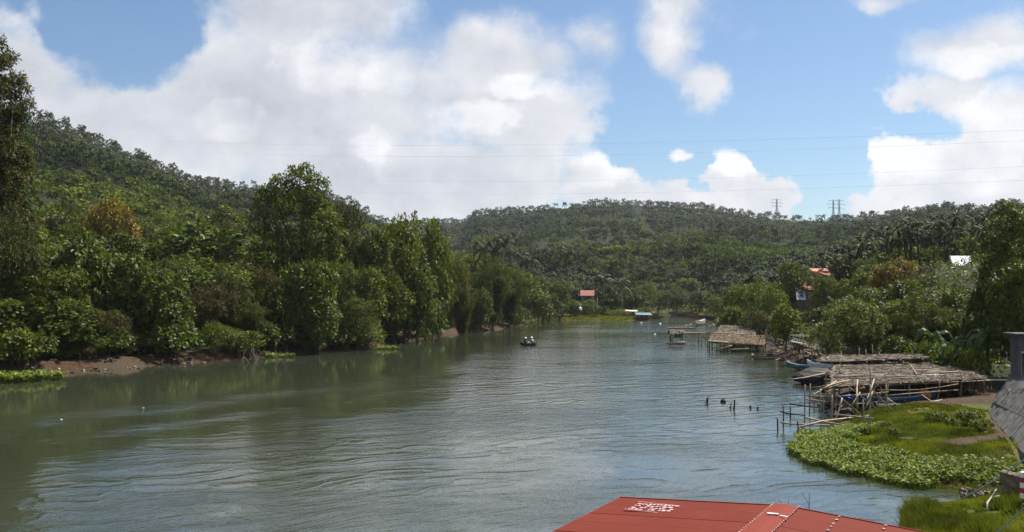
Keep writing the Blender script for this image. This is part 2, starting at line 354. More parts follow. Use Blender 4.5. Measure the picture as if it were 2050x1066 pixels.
# under the trees the ground is dark litter; open grass only on the near bank and the far landing
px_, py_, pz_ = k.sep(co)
wooded_zone = k.ramp(k.m('ADD', py_, k.m('MULTIPLY', fine, 6.0)), 62.0, 70.0)
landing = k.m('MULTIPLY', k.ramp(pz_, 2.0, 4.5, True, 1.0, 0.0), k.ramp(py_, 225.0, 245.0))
cgrass = k.mix(k.m('MULTIPLY', wooded_zone, k.m('SUBTRACT', 1.0, landing)), cgrass, k.mix(k.ramp(big, .4, .6), (.012, .017, .006), (.024, .026, .009)))
f = k.ramp(k.m('ADD', soil, k.m('MULTIPLY', k.m('SUBTRACT', fine, .5), .7)), .35, .65)
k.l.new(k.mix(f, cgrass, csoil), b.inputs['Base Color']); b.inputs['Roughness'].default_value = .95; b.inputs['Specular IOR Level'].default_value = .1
bp = k.node('ShaderNodeBump'); bp.inputs['Strength'].default_value = .7; bp.inputs['Distance'].default_value = .12
k.l.new(fine, bp.inputs['Height']); k.l.new(bp.outputs[0], b.inputs['Normal']); k.l.new(b.outputs[0], o.inputs[0]); M['ground'] = m
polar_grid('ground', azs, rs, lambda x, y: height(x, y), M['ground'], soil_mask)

# ------------------------------------------------------------------ water: murky green river, ripples by wind and wakes
m, k, o = new_mat('river_water')
b = k.node('ShaderNodeBsdfPrincipled'); co = k.node('ShaderNodeTexCoord').outputs['Object']
calm = k.node('ShaderNodeAttribute', attribute_name='tint').outputs['Fac']
big = k.noise(co, .035, 4, .55)
k.l.new(k.mix(k.ramp(big, .35, .65), (.030, .036, .020), (.037, .043, .026)), b.inputs['Base Color'])
b.inputs['Roughness'].default_value = .045; b.inputs['IOR'].default_value = 2.2; b.inputs['Specular IOR Level'].default_value = .5
def rot(v, deg, sx, sy):
    mp = k.node('ShaderNodeMapping', vector_type='POINT'); k.l.new(v, mp.inputs[0]); mp.inputs['Rotation'].default_value = (0, 0, R_(-deg)); mp.inputs['Scale'].default_value = (1, 1, 1)
    return k.v('MULTIPLY', mp.outputs[0], (sx, sy, 1))
warp = k.v('ADD', co, k.v('SCALE', k.v('SUBTRACT', k.noise(co, .12, 3, .5, color=True), (.5, .5, .5)), scale=5.0))
wk = k.noise(rot(warp, 26, .07, .42), 1.0, 2, .45)
wake = k.m('POWER', k.m('SUBTRACT', 1.0, k.m('ABSOLUTE', k.m('MULTIPLY_ADD', wk, 2.0, -1.0))), 4.0)             # long wake crests, ~3 m apart
rip = k.noise(rot(warp, 25, 1.7, 3.3), 1.0, 4, .62)              # wind ripples
cap = k.noise(rot(co, 22, 3.4, 6.0), 1.0, 2, .5)                 # the finest
patch = k.ramp(k.noise(rot(co, 20, .018, .05), 1.0, 3, .5), .40, .62)
h = k.m('ADD', k.m('MULTIPLY', wake, .037), k.m('ADD', k.m('MULTIPLY', rip, k.m('MULTIPLY_ADD', patch, .034, .018)), k.m('MULTIPLY', cap, .0035)))
h = k.m('MULTIPLY', h, calm)
bp = k.node('ShaderNodeBump'); bp.inputs['Strength'].default_value = 1.0; bp.inputs['Distance'].default_value = 1.0
k.l.new(h, bp.inputs['Height']); k.l.new(bp.outputs[0], b.inputs['Normal']); k.l.new(b.outputs[0], o.inputs[0]); M['water'] = m
def calm_attr(x, y):
    """strength of the ripples: still water along the left bank, a pale wind streak through it, broken ripples beyond"""
    P = np.stack([x, y], 1)
    xb = np.interp(y, [20, 30, 36, 48, 62, 98, 145, 200, 262, 320], [-26, -22, -20, -18, -13.5, -6.5, -5, 3, 20, 45]) + (fbm(x/9, y/14)-.5)*12
    edge = sstep(x, xb-4, xb+7)
    sl = [(-34, 52), (-27, 62), (-20, 72), (-13, 82), (-8, 93), (-3, 108), (0, 128)]
    streak = 1-sstep(seg_dist(P, sl) + (fbm(x/5, y/5)-.5)*4, .4, 4.2)
    streak2 = 1-sstep(seg_dist(P, [(-26, 50), (-19, 60), (-12, 70), (-5, 84)]) + (fbm(x/5+9, y/5)-.5)*4, .2, 2.2)
    broken = .62 + .38*sstep(fbm(x/26+5, y/20), .42, .60)
    return np.clip(.07 + .9*edge*broken + .85*streak*(1-edge) + .55*streak2*(1-edge), 0, 1)
g = Geo(); wa = np.radians(np.arange(-38, 38.1, .5)); wr = np.concatenate([[1, 8, 16, 22], np.geomspace(26, 480, 120)])
A, Rr = np.meshgrid(wa, wr, indexing='ij'); X, Y = (Rr*np.sin(A)).ravel(), (Rr*np.cos(A)).ravel()
nr = len(wr); i = np.arange(len(wa)-1)[:, None]*nr + np.arange(nr-1)[None]; q = np.stack([i+nr, i+nr+1, i+1, i], -1).reshape(-1, 4)[:, ::-1]
g.add(np.stack([X, Y, 0*X], 1), quad=q[:, ::-1], tint=calm_attr(X, Y))
water = g.build('water', M['water'], smooth=True, kind='structure')
# ------------------------------------------------------------------ foliage geometry
def unit(v): return v/(np.linalg.norm(v, axis=-1, keepdims=True) + 1e-9)
def leaves(g, rs, p, ax, nm, L, Wd, fold=.12, tint=None):
    """folded leaf blades: base p, axis ax, face normal nm"""
    k = len(p); ax = unit(ax); nm = unit(nm - ax*(nm*ax).sum(1)[:, None]); bb = np.cross(ax, nm)
    L = np.broadcast_to(L, k)[:, None]; Wd = np.broadcast_to(Wd, k)[:, None]
    v = np.stack([p, p+ax*L*.48-bb*Wd/2-nm*L*fold*.3, p+ax*L-nm*L*fold, p+ax*L*.48+bb*Wd/2-nm*L*fold*.3], 1).reshape(-1, 3)
    i = np.arange(k)[:, None]*4; t = np.concatenate([i+[0, 1, 2], i+[0, 2, 3]])
    if tint is None: tint = rs.rand(k)
    g.add(v, tri=t, tint=np.repeat(tint, 4))
def sphere_dirs(rs, k): return unit(rs.normal(size=(k, 3)))
def crown(g, rs, lobes, per_m2, L, Wd, each=6, spread=.8, droop=.25, minz=None, cull=.72, inner=.12):
    C = np.array([l[0] for l in lobes], float); Rd = np.array([l[1] for l in lobes], float)
    for li, (c, r) in enumerate(zip(C, Rd)):
        k = max(6, int(per_m2*4*np.pi*r*r*.62)); d = sphere_dirs(rs, k); d[:, 2] = np.where(d[:, 2] < -.35, -d[:, 2]*.8, d[:, 2]); d = unit(d)
        rad = r*np.where(rs.rand(k) < inner, rs.uniform(.3, .8, k), 1+rs.normal(0, .10, k))
        p = c + d*rad[:, None]*[1, 1, .88]
        dd = np.linalg.norm(p[:, None]-C[None], axis=2)/Rd[None]; dd[:, li] = 9
        keep = dd.min(1) > cull
        if minz is not None: keep &= p[:, 2] > minz
        p, d = p[keep], d[keep]; k = len(p)
        if not k: continue
        tw = rs.rand(k)*.55 + .2
        P = np.repeat(p, each, 0); Dv = np.repeat(d, each, 0); kk = k*each
        jit = sphere_dirs(rs, kk); ax = unit(Dv*.5 + jit*spread + [0, 0, -droop]); nm = unit(Dv*.55 + [0, 0, .55] + sphere_dirs(rs, kk)*.55)
        P = P + jit*L*.35
        leaves(g, rs, P, ax, nm, L*rs.uniform(.6, 1.2, kk), Wd*rs.uniform(.7, 1.2, kk), tint=np.clip(np.repeat(tw, each) + rs.normal(0, .17, kk), 0, 1))
def ellipsoid_lobes(rs, k, cz, rx, rz, r0, r1, shell=.7, top=1.0):
    out = []
    for i in range(k):
        d = unit(rs.normal(size=3)); f = rs.uniform(shell, 1)
        if d[2] < -.5 and rs.rand() < .5: d[2] *= -1
        r = rs.uniform(r0, r1); c = np.array([d[0]*(rx-r*.8)*f, d[1]*(rx-r*.8)*f, cz + d[2]*(rz-r*.8)*f])
        out.append((c, r))
    return out
def limbs(g, rs, H, r, lobes, fork, sides=7, lean=.3, k=8):
    """tapered trunk with limbs that run out into the crown"""
    top = np.array([rs.normal(0, lean), rs.normal(0, lean), fork]); mid = top*.5 + [rs.normal(0, lean*.4), rs.normal(0, lean*.4), 0]
    g.tube([[0, 0, -.6], [0, 0, .15], mid, top], [r*1.5, r*1.1, r*.85, r*.7], sides)
    ids = rs.choice(len(lobes), min(k, len(lobes)), False)
    for i in ids:
        c, lr = lobes[i]; c = np.array(c); s0 = top if c[2] > fork*.9 else mid; m_ = s0*.5+c*.5 + [0, 0, -abs(rs.normal(0, .3))]
        g.tube([s0*.98, m_, c], [r*.5, r*.33, r*.12], 5)
SPECIES = {}
def species(key, build, w, h, trunk=True):
    """store (parts, nominal width, nominal height)"""
    SPECIES[key] = (build, w, h)
def make_species():
    def store(key, parts, w, h): SPECIES[key] = (parts, w, h)
    # spreading broadleaf trees, dense
    for q in range(3):
        rs = np.random.RandomState(100+q); lo = ellipsoid_lobes(rs, 40, 5.4, 4.2, 4.6, 1.0, 1.7, .5)
        g = Geo(); crown(g, rs, lo, 4.4, .40, .24, 5, minz=.6); t = Geo(); limbs(t, rs, 10, .24, lo, 3.4)
        store('broad%d' % q, [('trunk', t.mesh('broad_trunk', True), 'bark'), ('crown', g.mesh('broad_crown'), None)], 8.6, 10)
    # the tall tree: heaped masses with gaps, high trunk
    rs = np.random.RandomState(41); lo = []
    for (x, y, z, R) in [(-3.6,0,17.6,2.6),(-1.2,.6,19.2,3.0),(1.6,-.4,18.2,3.0),(3.6,.6,15.6,2.7),(-4.6,-.5,14.2,2.2),(-1.4,-1,15.2,3.2),(1.8,-1.2,14.0,3.2),(5.0,0,12.4,2.3),(-2.8,.8,11.6,2.6),(.6,.5,11,3),(3.4,-.8,10.2,2.6),(-.6,-1.3,8.6,2.3),(5.6,.6,9.4,1.7),(-5.4,.4,16.6,1.3),(0,1.5,21.2,1.5)]:
        for _ in range(7):
            d = sphere_dirs(rs, 1)[0]; lo.append((np.array([x, y, z]) + d*R*.68*[1, 1, .8], R*rs.uniform(.34, .56)))
    g = Geo(); crown(g, rs, lo, 4.4, .42, .25, 5); t = Geo(); limbs(t, rs, 20, .42, lo, 8.5, 9, .3, 16)
    store('tall', [('trunk', t.mesh('tall_trunk', True), 'bark'), ('crown', g.mesh('tall_crown'), None)], 13.0, 22.6)
    # big leaved trees that hang down over the bank
    for q in range(2):
        rs = np.random.RandomState(200+q); lo = ellipsoid_lobes(rs, 36, 4.2, 3.8, 4.2, .8, 1.5, .5)
        g = Geo(); crown(g, rs, lo, 2.9, .50, .30, 6, droop=.45, minz=.3); t = Geo(); limbs(t, rs, 8, .2, lo, 2.4)
        store('bigleaf%d' % q, [('trunk', t.mesh('bigleaf_trunk', True), 'bark'), ('crown', g.mesh('bigleaf_crown'), None)], 7.8, 8.6)
    # soft fine leaved trees
    for q in range(2):
        rs = np.random.RandomState(300+q); lo = ellipsoid_lobes(rs, 40, 4.3, 3.7, 3.7, .8, 1.35, .4)
        g = Geo(); crown(g, rs, lo, 6.0, .28, .12, 7, spread=1.0, droop=.35, minz=.2); t = Geo(); limbs(t, rs, 8, .17, lo, 2.2)
        store('fine%d' % q, [('trunk', t.mesh('fine_trunk', True), 'bark'), ('crown', g.mesh('fine_crown'), None)], 7.6, 8.2)
    # tall open tree with scrappy top (old bamboo and creepers)
    rs = np.random.RandomState(51); lo = []
    for i in range(120):
        z = rs.uniform(1, 30); a = rs.uniform(0, 6.28); w = 4.6*(1-.40*(z/30)**2)
        lo.append((np.array([math.cos(a)*w*rs.uniform(.1, .9), math.sin(a)*w*rs.uniform(.1, .9), z]), rs.uniform(.7, 1.5)*(1 if z < 20 else .8)))
    for i in range(40):
        z = rs.uniform(17, 30.5); a = rs.uniform(0, 6.28); w = 3.6*(1-.5*((z-17)/14)**2); lo.append((np.array([math.cos(a)*w*rs.uniform(.1, 1), math.sin(a)*w*rs.uniform(.1, 1), z]), rs.uniform(.5, .95)))
    g = Geo(); crown(g, rs, lo, 4.6, .42, .17, 6, spread=1.0, droop=.5, cull=.5); t = Geo()
    for i in range(16):
        a = rs.uniform(0, 6.28); e = np.array([math.cos(a), math.sin(a), 0])*rs.uniform(1, 4); top = rs.uniform(22, 31)
        t.tube([[e[0]*.1, e[1]*.1, -.5], e*.25+[0, 0, top*.45], e*.4+[0, 0, top*.8]], [.09, .07, .03], 5)
    store('bambootall', [('culms', t.mesh('old_culms', True), 'bamboo'), ('crown', g.mesh('old_bamboo_crown'), None)], 9.5, 31)
    # bamboo clumps: arching plumes of fine drooping leaves
    for q in range(2):
        rs = np.random.RandomState(400+q); g = Geo(); t = Geo()
        for i in range(46):
            a = rs.uniform(0, 6.28); reach = rs.uniform(.6, 4.2); H = rs.uniform(6.5, 11)*(1-.10*reach/4.2)
            e = np.array([math.cos(a), math.sin(a), 0]); s = np.linspace(0, 1, 12)
            path = e[None]*(reach*s**2.2)[:, None] + np.array([0, 0, 1])[None]*(H*(s - .32*(reach/4.2)*s**5))[:, None] + e*.4*rs.rand()
            if i % 2 == 0: t.tube(path[:9:2], np.linspace(.05, .02, 5), 4)
            k = 230; sf = rs.uniform(.16, 1, k)**.8*11; i0 = np.minimum(sf.astype(int), 10); fr = (sf-i0)[:, None]
            p = path[i0]*(1-fr) + path[i0+1]*fr; spr = .25 + .75*np.sin(np.clip(sf/11, 0, 1)*3.0)[:, None]
            jit = sphere_dirs(rs, k); p = p + jit*spr*.75
            ax = unit(jit*.8 + e*.4 + [0, 0, -.75]); leaves(g, rs, p, ax, sphere_dirs(rs, k)+[0, 0, .6], rs.uniform(.35, .7, k), rs.uniform(.07, .13, k), tint=np.clip(.5+rs.normal(0, .2, k)+rs.normal(0, .1), 0, 1))
        store('bamboo%d' % q, [('culms', t.mesh('bamboo_culms', True), 'bamboo'), ('crown', g.mesh('bamboo_crown'), None)], 9.4, 10)
    # bushes down to the ground
    for q in range(3):
        rs = np.random.RandomState(500+q); lo = ellipsoid_lobes(rs, 20, 1.5, 2.5, 1.7, .5, 1.0, .4)
        g = Geo(); L, wd = ((.34, .2), (.5, .3), (.30, .10))[q]; crown(g, rs, lo, (6.6, 3.6, 9.5)[q], L, wd, 5, droop=.4, minz=-.2)
        t = Geo()
        for i in range(6): c = lo[i][0]; t.tube([[c[0]*.1, c[1]*.1, -.3], c*.5, c], [.06, .045, .02], 4)
        store('bush%d' % q, [('stems', t.mesh('bush_stems', True), 'bark'), ('crown', g.mesh('bush_crown'), None)], 5.0, 3.3)
    # coconut palms
    for q in range(3):
        rs = np.random.RandomState(600+q); g = Geo(); t = Geo(); H = 11.0; lean = rs.uniform(-1.4, 1.4); s = np.linspace(0, 1, 8)
        path = np.stack([lean*s**2, .4*lean*s, H*s], 1); t.tube(np.vstack([path[0]-[0, 0, .5], path]), np.r_[.26, np.linspace(.22, .11, 8)], 6); top = path[-1]
        nf = 19
        for f in range(nf):
            a = f*2.39996+rs.uniform(-.2, .2); e = np.array([math.cos(a), math.sin(a), 0]); rise = rs.uniform(-.55, 1.15); Lf = rs.uniform(3.6, 4.6); u = np.linspace(0, 1, 13)
            pth = top + e[None]*(Lf*np.sin(u*1.25)/1.25*(1-.15*abs(rise)))[:, None] + np.array([0, 0, 1])[None]*(Lf*(rise*u - (.45+.35*max(rise, 0))*u**2.2))[:, None]
            g.tube(pth[::3], [.05, .04, .03, .02, .01], 3, tint=.6)
            side = np.array([-e[1], e[0], 0]); pts = np.repeat(pth[1:], 2, 0); sg = np.tile([1, -1], 12)[:, None]; tang = np.gradient(pth, axis=0)[1:]; tang = np.repeat(unit(tang), 2, 0)
            ll = .95*np.sin(np.clip(np.repeat(u[1:], 2), .05, .97)*np.pi)**.5
            leaves(g, rs, pts, side*sg + tang*.55 + [0, 0, -.55], np.tile([0, 0, 1.], (24, 1)) + side*sg*.5, ll, .27, .2, tint=np.clip(rs.uniform(.2, .6)+rs.normal(0, .08, 24), 0, 1))
        for c in range(6): a = rs.uniform(0, 6.28); g.box(top+[.25*math.cos(a), .25*math.sin(a), -.35], (.24, .24, .28), a, tint=.3)
        store('palm%d' % q, [('trunk', t.mesh('palm_trunk', True), 'palm_bark'), ('crown', g.mesh('palm_crown'), None)], 8.0, 12.2)
    # banana plants
    for q in range(2):
        rs = np.random.RandomState(700+q); g = Geo(); t = Geo(); t.tube([[0, 0, -.2], [.05, 0, 1.2], [.1, 0, 2.4]], [.16, .13, .09], 7)
        for f in range(9):
            a = f*2.4+rs.uniform(-.3, .3); e = np.array([math.cos(a), math.sin(a), 0]); side = np.array([-e[1], e[0], 0]); Lf = rs.uniform(1.9, 2.7); u = np.linspace(0, 1, 9); rise = rs.uniform(.5, 1.15)
            mid = np.array([.1, 0, 2.3]) + e*(Lf*u*(1-.2*u))[:, None] + np.array([0, 0, 1])*(Lf*(rise*u-(.6+.45*rise)*u**2))[:, None]; w = .34*np.sin(np.clip(u*.93+.07, 0, 1)*np.pi)**.6 + .02
            for j in range(1, 8):
                for sg in (1, -1):
                    a0, a1 = mid[j], mid[j+1]; gap = a1*.08+a0*.92; dz = np.array([0, 0, -rs.uniform(.05, .30)])
                    b0, b1 = gap+side*sg*w[j]+dz, a1+side*sg*w[j+1]+dz*.9
                    g.add([a0, a1, b1, b0], quad=[[0, 1, 2, 3]] if sg > 0 else [[3, 2, 1, 0]], tint=np.clip(.5+rs.normal(0, .2), 0, 1))
            g.tube(mid[::2], [.04, .035, .03, .02, .01], 4, tint=.95)
        store('banana%d' % q, [('stem', t.mesh('banana_stem', True), 'leaf_banana'), ('leaves', g.mesh('banana_leaves'), None)], 4.2, 3.9)
make_species()
NAMES = {'broad': ('broadleaf_tree', 'tree'), 'tall': ('broadleaf_tree', 'tree'), 'bigleaf': ('big_leaved_tree', 'tree'), 'fine': ('fine_leaved_tree', 'tree'), 'bambootall': ('bamboo_clump', 'bamboo'), 'bamboo': ('bamboo_clump', 'bamboo'), 'bush': ('bush', 'bush'), 'palm': ('coconut_palm', 'palm'), 'banana': ('banana_plant', 'banana plant')}
PLANTS = []          # every plant: root, key, material, photo x, photo y of its top, distance, label (None: made up below), zone
_used = set()
def plant(key, x, y, h=None, w=None, mat='leaf_mid', label=None, rz=None, group=None, z=None, zone=''):
    parts, W0, H0 = SPECIES[key]; h = h or H0; w = w or W0*h/H0
    z = hz(x, y) if z is None else z
    nm, cat = NAMES[key.rstrip('0123456789')]
    root = empty(nm, (x, y, z), random.uniform(0, 6.28) if rz is None else rz, category=cat)
    root.scale = (w/W0, w/W0, h/H0)
    for pn, me, mt in parts:
        if not me.materials: me.materials.append(M[mt or mat])
        o = link(pn, me, root, mat=M[mt or mat])
    px = CX + FPX*x/y; PLANTS.append(dict(o=root, key=key, mat=mat, px=px, d=math.hypot(x, y), h=h, label=label, group=group, zone=zone, x=x, y=y))
    return root
def spot(key, px, top, d, wpx, mat, label=None, rz=None, **kw):
    """a plant whose top stands at photo point (px, top), d metres ahead, wpx photo pixels wide"""
    p = at(px, top, d); z = hz(p.x, p.y); h = max(p.z - z, 1.0)
    return plant(key, p.x, p.y, h, wpx*d/FPX, mat, label, rz, z=z, **kw)
random.seed(3)
# ------------------------------------------------------------------ left bank, hand placed from the photograph
spot('bambootall', 0, 72, 112, 175, 'leaf_olive', 'very tall scrappy bamboo clump with brownish leaves at the left end of the bank', 0.4)
spot('bambootall', 30, 185, 114, 120, 'leaf_dark', 'lower dark bamboo mass right of the very tall scrappy clump', 2.0)
spot('bambootall', -35, 130, 117, 170, 'leaf_olive', 'bamboo clump half cut off at the very left edge', 3.1)
spot('fine1', 20, 395, 104, 130, 'leaf_olive', 'olive fine leaved tree under the very tall scrappy bamboo')
spot('tall', 598, 322, 141, 178, 'leaf_mid', 'tallest broadleaf tree of the left bank, heaped crown standing above the ridge line', 0.0)
spot('fine0', 690, 372, 148, 95, 'leaf_olive', 'wispy tree against the right side of the tallest left bank tree')
spot('broad1', 808, 420, 152, 120, 'leaf_mid', 'round dark crowned tree right of the tallest tree, top against the cloud')
spot('broad0', 748, 455, 146, 100, 'leaf_dark', 'dark tree between the tallest tree and the round crowned one')
spot('bigleaf1', 866, 440, 168, 95, 'leaf_bright', 'bright green leafy crown just right of the round dark tree')
spot('bigleaf0', 62, 478, 106, 150, 'leaf_gloss', 'glossy big leaved tree in front of the tall scrappy bamboo')
spot('bigleaf1', 165, 458, 109, 165, 'leaf_gloss', 'high glossy big leaved tree above the bare brown bank')
spot('bigleaf0', 258, 492, 111, 140, 'leaf_gloss', 'glossy tree on the shoulder between the high one and the overhanging one')
spot('bigleaf1', 330, 540, 109.5, 120, 'leaf_gloss', 'glossy big leaved tree leaning out over the brown mud spit', 2.0)
spot('bigleaf0', 20, 590, 101, 140, 'leaf_gloss', 'low glossy bush tree behind the floating water plants')
spot('bigleaf1', 130, 600, 102, 150, 'leaf_gloss', 'low big leaved tree above the reddish bank')
spot('fine0', 218, 610, 104, 90, 'leaf_olive', 'soft olive tree behind the brown mud spit')
spot('bush2', 205, 672, 102, 70, 'leaf_bright', 'round bright bush at the foot of the reddish bank')
spot('bush2', 172, 690, 100.5, 50, 'leaf_olive', 'small olive bush overhanging the reddish bank')
spot('bush0', 345, 600, 111, 95, 'leaf_gloss', 'drooping dark bush at the tip of the mud spit')
spot('bamboo0', 455, 528, 119, 120, 'leaf_olive', 'yellowish bamboo clump hung with creepers left of the dead branches')
spot('fine1', 415, 560, 116, 85, 'leaf_rust', 'reddish tree beside the yellowish bamboo clump')
spot('bamboo1', 500, 590, 119, 90, 'leaf_bamboo', 'small bamboo clump above the dead branches on the water line')
spot('fine0', 535, 520, 124, 75, 'leaf_rust', 'brown leaved tree right of the yellowish bamboo clump')
spot('bigleaf0', 622, 505, 126.5, 125, 'leaf_gloss', 'dark big leaved tree hanging low to the water below the tallest tree')
spot('bigleaf1', 640, 590, 123.5, 90, 'leaf_gloss', 'pale leaved bush tree dipping into the water below the tallest tree')
spot('fine0', 715, 585, 131, 90, 'leaf_bamboo', 'feathery light green tree at the tip of the left bank point')
spot('bush2', 735, 648, 131, 80, 'leaf_bright', 'bright feathery bush trailing on the water at the point')
spot('bigleaf1', 790, 560, 148, 95, 'leaf_mid', 'leafy mid green tree behind the red earth landing')
spot('bigleaf0', 850, 585, 158, 85, 'leaf_gloss', 'round glossy tree at the water right of the red earth landing')
spot('fine1', 800, 520, 156, 70, 'leaf_rust', 'tree with pale brown tips above the red earth landing')
spot('bamboo0', 925, 545, 178, 85, 'leaf_bamboo', 'soft yellow green bamboo clump drooping to the water', 1.0)
spot('bamboo1', 905, 485, 186, 110, 'leaf_bamboo', 'tall soft bamboo clump behind the drooping one', 2.0)
spot('bamboo0', 985, 500, 198, 110, 'leaf_bamboo', 'broad feathery bamboo clump near the bend of the left bank', 3.0)
spot('bigleaf1', 965, 575, 191, 55, 'leaf_gloss', 'glossy tree between the two feathery bamboo clumps')
spot('bamboo1', 1020, 520, 214, 95, 'leaf_bamboo', 'feathery bamboo clump last before the far grassy landing', 4.0)
spot('bush0', 1030, 610, 213, 50, 'leaf_gloss', 'dark bush on the water where the left bank bends away')
for px, top, d, w_, k_, mt, lb in ((735, 520, 140, 92, 'bigleaf0', 'leaf_mid', 'leafy tree filling the bank below the dark tree by the tallest one'), (772, 505, 147, 92, 'fine1', 'leaf_mid', 'feathery tree in front of the round dark crowned tree'), (838, 515, 152, 92, 'bigleaf1', 'leaf_mid', 'leafy tree between the round dark tree and the soft bamboo'), (878, 525, 172, 84, 'bamboo1', 'leaf_bamboo', 'low soft bamboo left of the drooping clump'), (690, 505, 138, 84, 'fine0', 'leaf_bright', 'bright feathery tree under the right side of the tallest tree'), (560, 560, 124, 80, 'bigleaf1', 'leaf_mid', 'leafy tree left of the one hanging low to the water')): spot(k_, px, top, d, w_, mt, lb)
spot('broad2', 215, 385, 150, 130, 'leaf_mango', 'tree topped with yellow blossom on the left slope')
# fringe of bushes that overhang the water along the left bank
def fringe():
    rf = random.Random(23); L = np.array(LB[2:13], float); seg = np.hypot(*np.diff(L, axis=0).T); cum = np.r_[0, np.cumsum(seg)]; t = 0
    while t < cum[-1]:
        i = min(np.searchsorted(cum, t, 'right')-1, len(seg)-1); f = (t-cum[i])/seg[i]; p = L[i]*(1-f)+L[i+1]*f; d = (L[i+1]-L[i])/seg[i]; nrm = np.array([-d[1], d[0]]); px = CX+FPX*p[0]/p[1]
        mud = 110 < px < 410; off = rf.uniform(4.2, 5.5) if mud else rf.uniform(1.0, 2.2); q = p + nrm*off
        if rf.random() < .9: plant(rf.choice(['bush0', 'bush1', 'bush2', 'bush1']), q[0], q[1], rf.uniform(2.0, 4.2)*(.8 if mud else 1), rf.uniform(4.0, 6.0), rf.choice(['leaf_gloss', 'leaf_mid', 'leaf_dark', 'leaf_mid', 'leaf_bright', 'leaf_olive']), zone='left water edge')
        t += rf.uniform(1.7, 3.2)
fringe()
for px, top, d, w_, mt in ((8, 690, 97.5, 70, 'leaf_gloss'), (48, 700, 98, 60, 'leaf_dark'), (88, 694, 99.5, 62, 'leaf_gloss'), (122, 700, 99.5, 50, 'leaf_dark'), (255, 690, 105, 50, 'leaf_olive')):
    spot('bush0' if mt == 'leaf_gloss' else 'bush2', px, top, d, w_, mt, zone='left water edge')
# ------------------------------------------------------------------ far landing and bend
spot('palm0', 1137, 498, 292, 60, 'leaf_palm', 'pale tall coconut palm above the far red roof', 1.0)
spot('palm1', 1003, 472, 226, 68, 'leaf_palm', 'coconut palm rising out of the bamboo at the bend', 2.0)
spot('palm2', 1062, 508, 294, 62, 'leaf_palm', 'coconut palm left of the pale tall palm', 3.0)
spot('palm1', 975, 488, 225, 58, 'leaf_palm', 'coconut palm behind the broad feathery bamboo')
spot('palm0', 1246, 560, 290, 74, 'leaf_palm', 'broad headed palm with dry fronds right of the far red roof', .5)
spot('palm2', 1208, 548, 296, 52, 'leaf_palm', 'dark palm directly behind the far red roof')
spot('bigleaf0', 1078, 575, 250, 65, 'leaf_mid', 'leafy tree at the left end of the far grassy landing')
spot('broad0', 1120, 560, 268, 70, 'leaf_mid', 'round tree left of the far red roof')
spot('broad1', 1098, 585, 262, 55, 'leaf_dark', 'dark low tree behind the white prowed boat')
spot('bush0', 1178, 598, 281, 40, 'leaf_mid', 'bush hiding the wall of the far red roofed house')
spot('bigleaf1', 1145, 600, 277, 46, 'leaf_mid', 'leafy bush tree in front of the far red roof')
spot('broad2', 1225, 585, 285, 50, 'leaf_dark', 'dark tree right of the white house post')
spot('broad0', 1268, 575, 294, 72, 'leaf_dark', 'dense dark tree above the blue roofed boat')
spot('fine1', 1292, 560, 312, 66, 'leaf_mid', 'soft tree behind the blue roofed boat')
spot('bush2', 1240, 618, 278, 46, 'leaf_bright', 'bright yellow green bush on the far grassy landing')
spot('bush0', 1205, 612, 282, 30, 'leaf_mid', 'small bush beside the white house post')
spot('fine0', 1320, 575, 352, 60, 'leaf_dark', 'dark tree hanging over the far end of the river')
spot('fine1', 1355, 572, 356, 70, 'leaf_dark', 'dark drooping tree at the river bend, left of the brown boats')
spot('fine0', 1400, 578, 342, 66, 'leaf_dark', 'dark tree behind the moored brown boats')
spot('broad1', 1375, 555, 385, 70, 'leaf_mid', 'tree rising behind the river bend')
# ------------------------------------------------------------------ right bank
spot('fine0', 1708, 586, 92, 158, 'leaf_mid', 'big soft rounded tree behind the long bamboo shed', 1.0)
spot('fine1', 1655, 640, 97, 80, 'leaf_mid', 'lower soft tree left of the big rounded one')
spot('bush1', 1600, 655, 112, 55, 'leaf_gloss', 'glossy bush above the small shed with the plank rack')
spot('bigleaf1', 1572, 608, 119, 74, 'leaf_bright', 'bright leafy tree below the pale house')
spot('fine1', 1530, 548, 146, 96, 'leaf_bright', 'bright green tree left of the pale house')
spot('fine0', 1480, 560, 170, 85, 'leaf_mid', 'soft tree behind the far thatched shed')
spot('bigleaf0', 1470, 605, 152, 70, 'leaf_mid', 'leafy tree directly behind the far thatched roof')
spot('fine1', 1515, 612, 140, 76, 'leaf_olive', 'olive tree above the right end of the far thatched roof')
spot('fine0', 1445, 585, 205, 75, 'leaf_mid', 'soft tree where the right bank meets the far water')
spot('broad0', 1790, 516, 126, 118, 'leaf_mango', 'tree covered with orange young leaves on the right slope')
spot('broad1', 1735, 535, 132, 90, 'leaf_mid', 'dark tree left of the orange leaved one')
spot('bigleaf0', 1800, 590, 98, 110, 'leaf_dark', 'dark leafy tree in front of the orange leaved one')
spot('broad2', 1860, 545, 110, 110, 'leaf_dark', 'dark tree below the white roof on the hillside')
spot('bigleaf1', 1905, 580, 92, 110, 'leaf_gloss', 'glossy tree left of the tall tree at the picture edge')
spot('tall', 2028, 402, 76, 160, 'leaf_gloss', 'tall big leaved tree behind the grey concrete house', 2.2)
spot('bigleaf1', 2035, 520, 71, 130, 'leaf_gloss', 'glossy tree close behind the grey concrete house')
spot('bigleaf0', 1962, 560, 79, 90, 'leaf_dark', 'dark glossy tree between the banana plants and the tall tree')
spot('banana0', 1868, 628, 79, 92, 'leaf_banana', 'banana plant with torn leaves behind the long shed roof', 2.0)
spot('banana1', 1975, 612, 72, 120, 'leaf_banana', 'banana plant with one pale arching leaf beside the concrete house', 0.6)
spot('banana0', 1905, 655, 74, 92, 'leaf_banana', 'low banana plant between two taller ones', 4.0)
spot('banana1', 1940, 640, 77, 100, 'leaf_banana', 'banana plant half hidden in the dark trees', 5.0)
